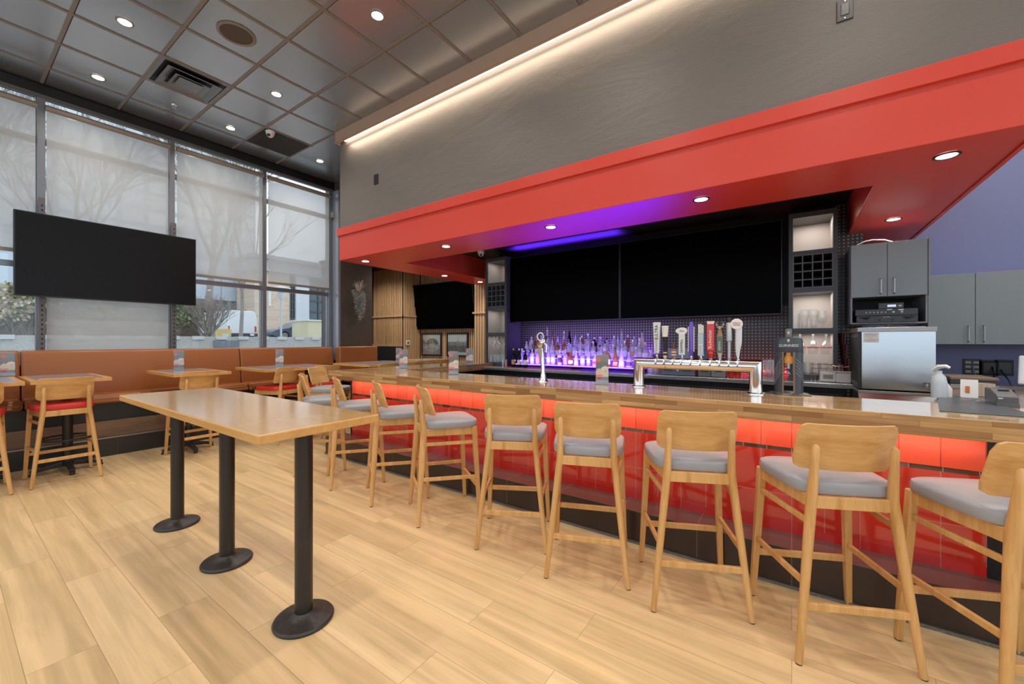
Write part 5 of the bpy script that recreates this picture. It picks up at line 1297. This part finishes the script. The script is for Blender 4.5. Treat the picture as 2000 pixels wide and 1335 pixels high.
for s in (-1, 1):
    for yy in (.5, 2.6):
        b = nb(); sweep(b, [(s*wv*.78, yy, .22), (s*wv*.97, yy, .22)], .22, 18); obj('wheel', b, M_black, t)
# sedan, side on
cx0, cx1 = 8.75, 11.9; CYY = 19.4; sc = (cx1-cx0)/4.6
t = thing('parked_car', 'slate blue sedan parked side-on beyond the concrete wall', 'car', (cx0, CYY, GZ)); t.scale = (sc, sc, sc)
prof = [(.0, .35), (.02, .55), (.35, .72), (1.15, .84), (1.75, 1.22), (2.3, 1.36), (3.0, 1.34), (3.75, 1.02), (4.45, .95), (4.58, .62), (4.55, .32), (4.1, .22), (.4, .22)]
b = nb(); q = [[b.verts.new((x, y, z)) for x, z in prof] for y in (0, 1.7)]; n = len(prof)
b.faces.new(q[0]); b.faces.new(q[1][::-1])
for k in range(n): b.faces.new((q[0][k], q[1][k], q[1][(k+1)%n], q[0][(k+1)%n]))
obj('body', b, mat('slate blue paint', (.10, .13, .19), .25, coat=.5), t, bev=.03)
gl = mat('car window', (.05, .06, .08), .1)
for P_ in ([(1.28, .86), (1.80, 1.18), (2.22, 1.28), (2.22, .88)], [(2.30, .88), (2.30, 1.29), (2.95, 1.27), (3.45, 1.04), (3.30, .90)]):
    b = nb(); q = [[b.verts.new((x, y, z)) for x, z in P_] for y in (-.012, 0)]; m_ = len(P_); b.faces.new(q[0]); b.faces.new(q[1][::-1])
    for k in range(m_): b.faces.new((q[0][k], q[1][k], q[1][(k+1)%m_], q[0][(k+1)%m_]))
    obj('side_window', b, gl, t)
for x in (.85, 3.65):
    for yy in (-.02, 1.5):
        b = nb(); sweep(b, [(x, yy, .30), (x, yy+.22, .30)], .31, 22); w_ = obj('wheel', b, M_black, t)
        b = nb(); sweep(b, [(x, yy-.01, .30), (x, yy+.02, .30)], .20, 18); obj('hubcap', b, M_steel, w_)
obj('tail_lamp', box(nb(), (4.25, -.01, .68), (4.56, .02, .84)), MATS['tail red'], t)
# cream kiosk box
p0 = onY(602, 640, 17.5); p1 = onY(642, 640, 17.5)
t = thing('cream_kiosk', 'cream box hut with a flat lid at the right of the window view', 'hut', (p0.x, 17.5, GZ)); wk_ = p1.x-p0.x+.6
obj('body', box(nb(), (0, 0, 0), (wk_, 1.4, .84)), mat('cream panel', (.68, .62, .44), .7), t); obj('lid', box(nb(), (-.06, -.08, .84), (wk_+.06, 1.5, .90)), mat('lid white', (.72, .72, .68), .6), t, bev=.01)
p = onY(439, 652, 18.0)
t = thing('yellow_planter', 'small yellow and white utility box beside the van', 'box', (p.x, 18.0, GZ)); obj('body', box(nb(), (-.22, 0, 0), (.22, .4, .42)), mat('faded yellow', (.62, .47, .20), .7), t); obj('door', box(nb(), (-.09, -.02, .04), (.12, 0, .24)), M_brk, t)
# buildings
Y1 = 27.0
xa, xb = onY(330, 600, Y1).x, onY(496, 600, Y1).x
t = thing('panel_building', 'blue grey panelled building with an open garage bay', 'building', (0, Y1, GZ)); zb = onY(420, 585, Y1).z-GZ; zt_ = 5.2
M_pan = brick('blue grey cladding', (.46, .53, .60), (.52, .59, .66), (.30, .35, .40), 'XZ', 1.35, 1.6, .03, 0, .6)
obj('upper_cladding', box(nb(), (xa-16, 0, zb), (xb, 6, zt_)), M_pan, t)
o = obj('clerestory', box(nb(), (xa-16, -.05, zb+1.45), (xb-.3, 0, zb+2.1)), mat('pale glazing', (.62, .70, .78), .15), t)
xg = onY(481, 600, Y1).x
obj('corner_pier', box(nb(), (xg, 0, 0), (xb-.3, 6, zb)), M_pan, t)
obj('garage_back', box(nb(), (xa-16, 5.5, 0), (xg, 6, zb)), mat('garage brick', (.30, .22, .17), .85, var=(2, .3)), t)
obj('garage_floor_curb', box(nb(), (xa-16, .2, 0), (xg, .5, .15)), M_conc, t)
obj('strip_light', box(nb(), (xg-1.9, 3.0, zb-.72), (xg-.5, 3.15, zb-.60)), mat('garage light', (1, 1, 1), .4, emit=(1, .95, .85), es=3), t)
b = nb(); box(b, (xg-.35, -.02, 0), (xg, .0, zb)); obj('door_frame', b, M_dsteel, t)
t = thing('brick_building', 'tan brick building with a white corner pier and tall dark windows', 'building', (0, 24.5, GZ)); Y2 = 24.5
xs, xc, xe = onY(497, 600, Y2).x, onY(584, 600, Y2).x, onY(680, 600, Y2).x
z_l, z_r = onY(520, 530, Y2).z-GZ, onY(583, 512, Y2).z-GZ
M_bk = brick('tan brick', (.62, .47, .36), (.70, .55, .43), (.60, .52, .44), 'XZ', .40, .14, .012, .5, .85)
obj('brick_wall', box(nb(), (xs, 0, 0), (onY(566, 600, Y2).x, 2.3, z_l)), M_bk, t)
obj('fascia_band', box(nb(), (xs-.2, -.35, z_l), (xe, 2.3, z_l+.65)), mat('grey fascia', (.40, .42, .44), .6), t)
obj('roof_cap', box(nb(), (xs-.4, -.6, z_l+.65), (xe+.3, 2.4, z_l+.85)), mat('roof cap', (.30, .32, .35), .5), t)
obj('corner_pier', box(nb(), (xc-.25, -.15, 0), (xc+.55, .6, z_l)), mat('white pier', (.60, .63, .66), .6), t)
def win(x0, x1, z0, z1, nx, nz):
    w_ = obj('window', box(nb(), (x0, .05, z0), (x1, .12, z1)), mat('street glazing', (.10, .13, .16), .08), t)
    b = nb()
    for k in range(nx+1): s = x0+(x1-x0)*k/nx; box(b, (s-.035, -.02, z0), (s+.035, .05, z1))
    for k in range(nz+1): s = z0+(z1-z0)*k/nz; box(b, (x0, -.015, s-.035), (x1, .05, s+.035))
    obj('mullions', b, mat('dark mullion', (.08, .085, .09), .4), w_)
win(onY(567, 600, Y2).x, xc-.27, 1.3, z_l-.1, 2, 5); win(xc+.6, xe-.2, 1.1, z_l-.1, 4, 4)
obj('low_wall', box(nb(), (onY(567, 600, Y2).x, -.1, 0), (xe, .3, 1.1)), mat('white pier', (0,)*3), t)
obj('sign', box(nb(), (onY(524, 600, Y2).x, -.03, 1.95), (onY(529, 600, Y2).x, 0, 2.9)), M_white, t)
t = thing('tower_block', 'pale office block seen faintly behind the lowered shades', 'building', (0, 42, GZ))
obj('block', box(nb(), (-12, 0, 0), (17.5, 8, 22)), brick('pale curtain wall', (.50, .50, .50), (.60, .60, .59), (.36, .38, .40), 'XZ', 1.6, 1.3, .18, 0, .7), t)
# street lamp
p = onY(549, 570, 16.5)
t = thing('street_lamp', 'pale post-top street lamp with a disc hood beyond the wall', 'street lamp', (p.x, 16.5, GZ)); zl = p.z-GZ
obj('pole', lathe(nb(), [(.038, 0), (.034, zl-.25)], 12), mat('pale pole', (.50, .55, .60), .5), t, smooth=True); obj('lantern', lathe(nb(), [(.06, zl-.30), (.14, zl-.12), (.14, zl-.05), (.05, zl)], 14), M_brk, t, smooth=True); obj('hood', lathe(nb(), [(.36, zl+.12), (.34, zl+.16), (.08, zl+.22)], 22), M_brk, t, smooth=True); obj('stem', lathe(nb(), [(.02, zl), (.02, zl+.13)], 8), M_brk, t)
# bare trees and shrubs
M_bark = mat('grey bark', (.30, .27, .24), .9, var=(8, .3))
def tree(name, x, y, z, hgt, r, lv, seed, label, cat='tree', up=.9, leaf=None, stems=1, spread=.55):
    t = thing(name, label, cat, (x, y, z)); rr = random.Random(seed); b = nb(); tips = []
    def grow(p, d, ln, r, l):
        q = p+d*ln*.5+Vector((rr.uniform(-1, 1), rr.uniform(-1, 1), rr.uniform(-.3, .6)))*ln*.05; e = p+d*ln
        sweep(b, [p, q, e], [r, r*.85, r*.68], 6 if l > 1 else 4, caps=False)
        if l <= 0: tips.append(e); return
        for k in range(3 if l > 1 else 3):
            nd = (d+Vector((rr.uniform(-1, 1), rr.uniform(-1, 1), rr.uniform(-.25, up)))*spread).normalized()
            grow(p+d*ln*rr.uniform(.55, 1), nd, ln*rr.uniform(.62, .82), r*.52, l-1)
        if l > 2: grow(e, (d+Vector((rr.uniform(-.2, .2), rr.uniform(-.2, .2), .1))).normalized(), ln*.8, r*.68, l-1)
    for s in range(stems):
        d = Vector((rr.uniform(-.6, .6), rr.uniform(-.6, .6), 1)).normalized() if stems > 1 else Vector((.02, 0, 1))
        grow(Vector((rr.uniform(-.12, .12)*(stems > 1), 0, 0)), d, hgt, r, lv)
    obj('branches', b, M_bark, t)
    if leaf:
        b = nb()
        for e in tips:
            for _ in range(7):
                c = e+Vector((rr.gauss(0, .10), rr.gauss(0, .10), rr.gauss(0, .10))); d = Vector((rr.uniform(-1, 1), rr.uniform(-1, 1), rr.uniform(-1, 1))).normalized()*.045; f = d.cross(Vector((.2, .9, .4))).normalized()*.03
                b.faces.new([b.verts.new(c+v_) for v_ in (d, f, -d, -f)])
        o = obj('foliage', b, leaf, t); o['kind'] = 'stuff'
    return t
p = onY(413, 650, 14.6); tree('bare_tree', p.x, 14.6, GZ, 2.6, .11, 5, 4, 'tall bare street tree behind the shade right of the television', spread=.62)
p = onY(150, 650, 15.5); tree('bare_tree', p.x, 15.5, GZ, 2.2, .08, 5, 9, 'bare tree behind the long shade over the television', spread=.68)
p = onY(-60, 650, 14.8); tree('bare_tree', p.x, 14.8, GZ, 2.2, .08, 5, 13, 'bare tree behind the leftmost shade', spread=.68)
p = onY(470, 650, 17.5); tree('bare_tree', p.x, 17.5, GZ, 2.4, .07, 5, 21, 'slender bare tree whose twigs reach toward the narrow right bay', spread=.55)
ML1 = mat('dull green leaf', (.19, .23, .11), .7, var=(6, .5)); ML2 = mat('tan dry leaf', (.52, .44, .32), .8, var=(6, .4))
p = onY(405, 652, 13.3); tree('bare_shrub', p.x, 13.3, GZ, .50, .018, 3, 5, 'leafless multi-stemmed shrub above the concrete wall', 'shrub', stems=20, spread=.5)
p = onY(348, 652, 13.6); tree('leafy_shrub', p.x, 13.6, GZ, .34, .015, 3, 6, 'sparse green and brown shrub right of the television bottom corner', 'shrub', stems=9, leaf=ML1)
for i, (px, sd, m_) in enumerate(((-30, 7, ML2), (18, 8, ML2), (52, 10, ML1))):
    p = onY(px, 652, 13.2); tree('leafy_shrub', p.x, 13.2, GZ, .40, .016, 3, sd, ('tan leafy shrub left of the frame edge', 'tan leafy shrub below the left edge of the television', 'green leafy shrub beside the left mounting strut')[i], 'shrub', stems=9, leaf=m_)
for i, px in enumerate((120, 185, 250, 300)):
    p = onY(px, 652, 13.4); tree('leafy_shrub', p.x, 13.4, GZ, .34, .015, 2, 30+i, ordw(i)+' tan shrub from the left, seen dimly through the long shade', 'shrub', stems=8, leaf=ML2)
o = obj('rear_counter', box(nb(), (5.6, -3.9, .74), (6.495, -1.0, .79)), MATS['brown stone laminate']); tag(o, 'lower brown counter along the blue wall below the outlets', 'counter')
obj('base_cabinet', box(nb(), (5.65, -3.9, 0), (6.49, -1.02, .74)), M_cab, o)
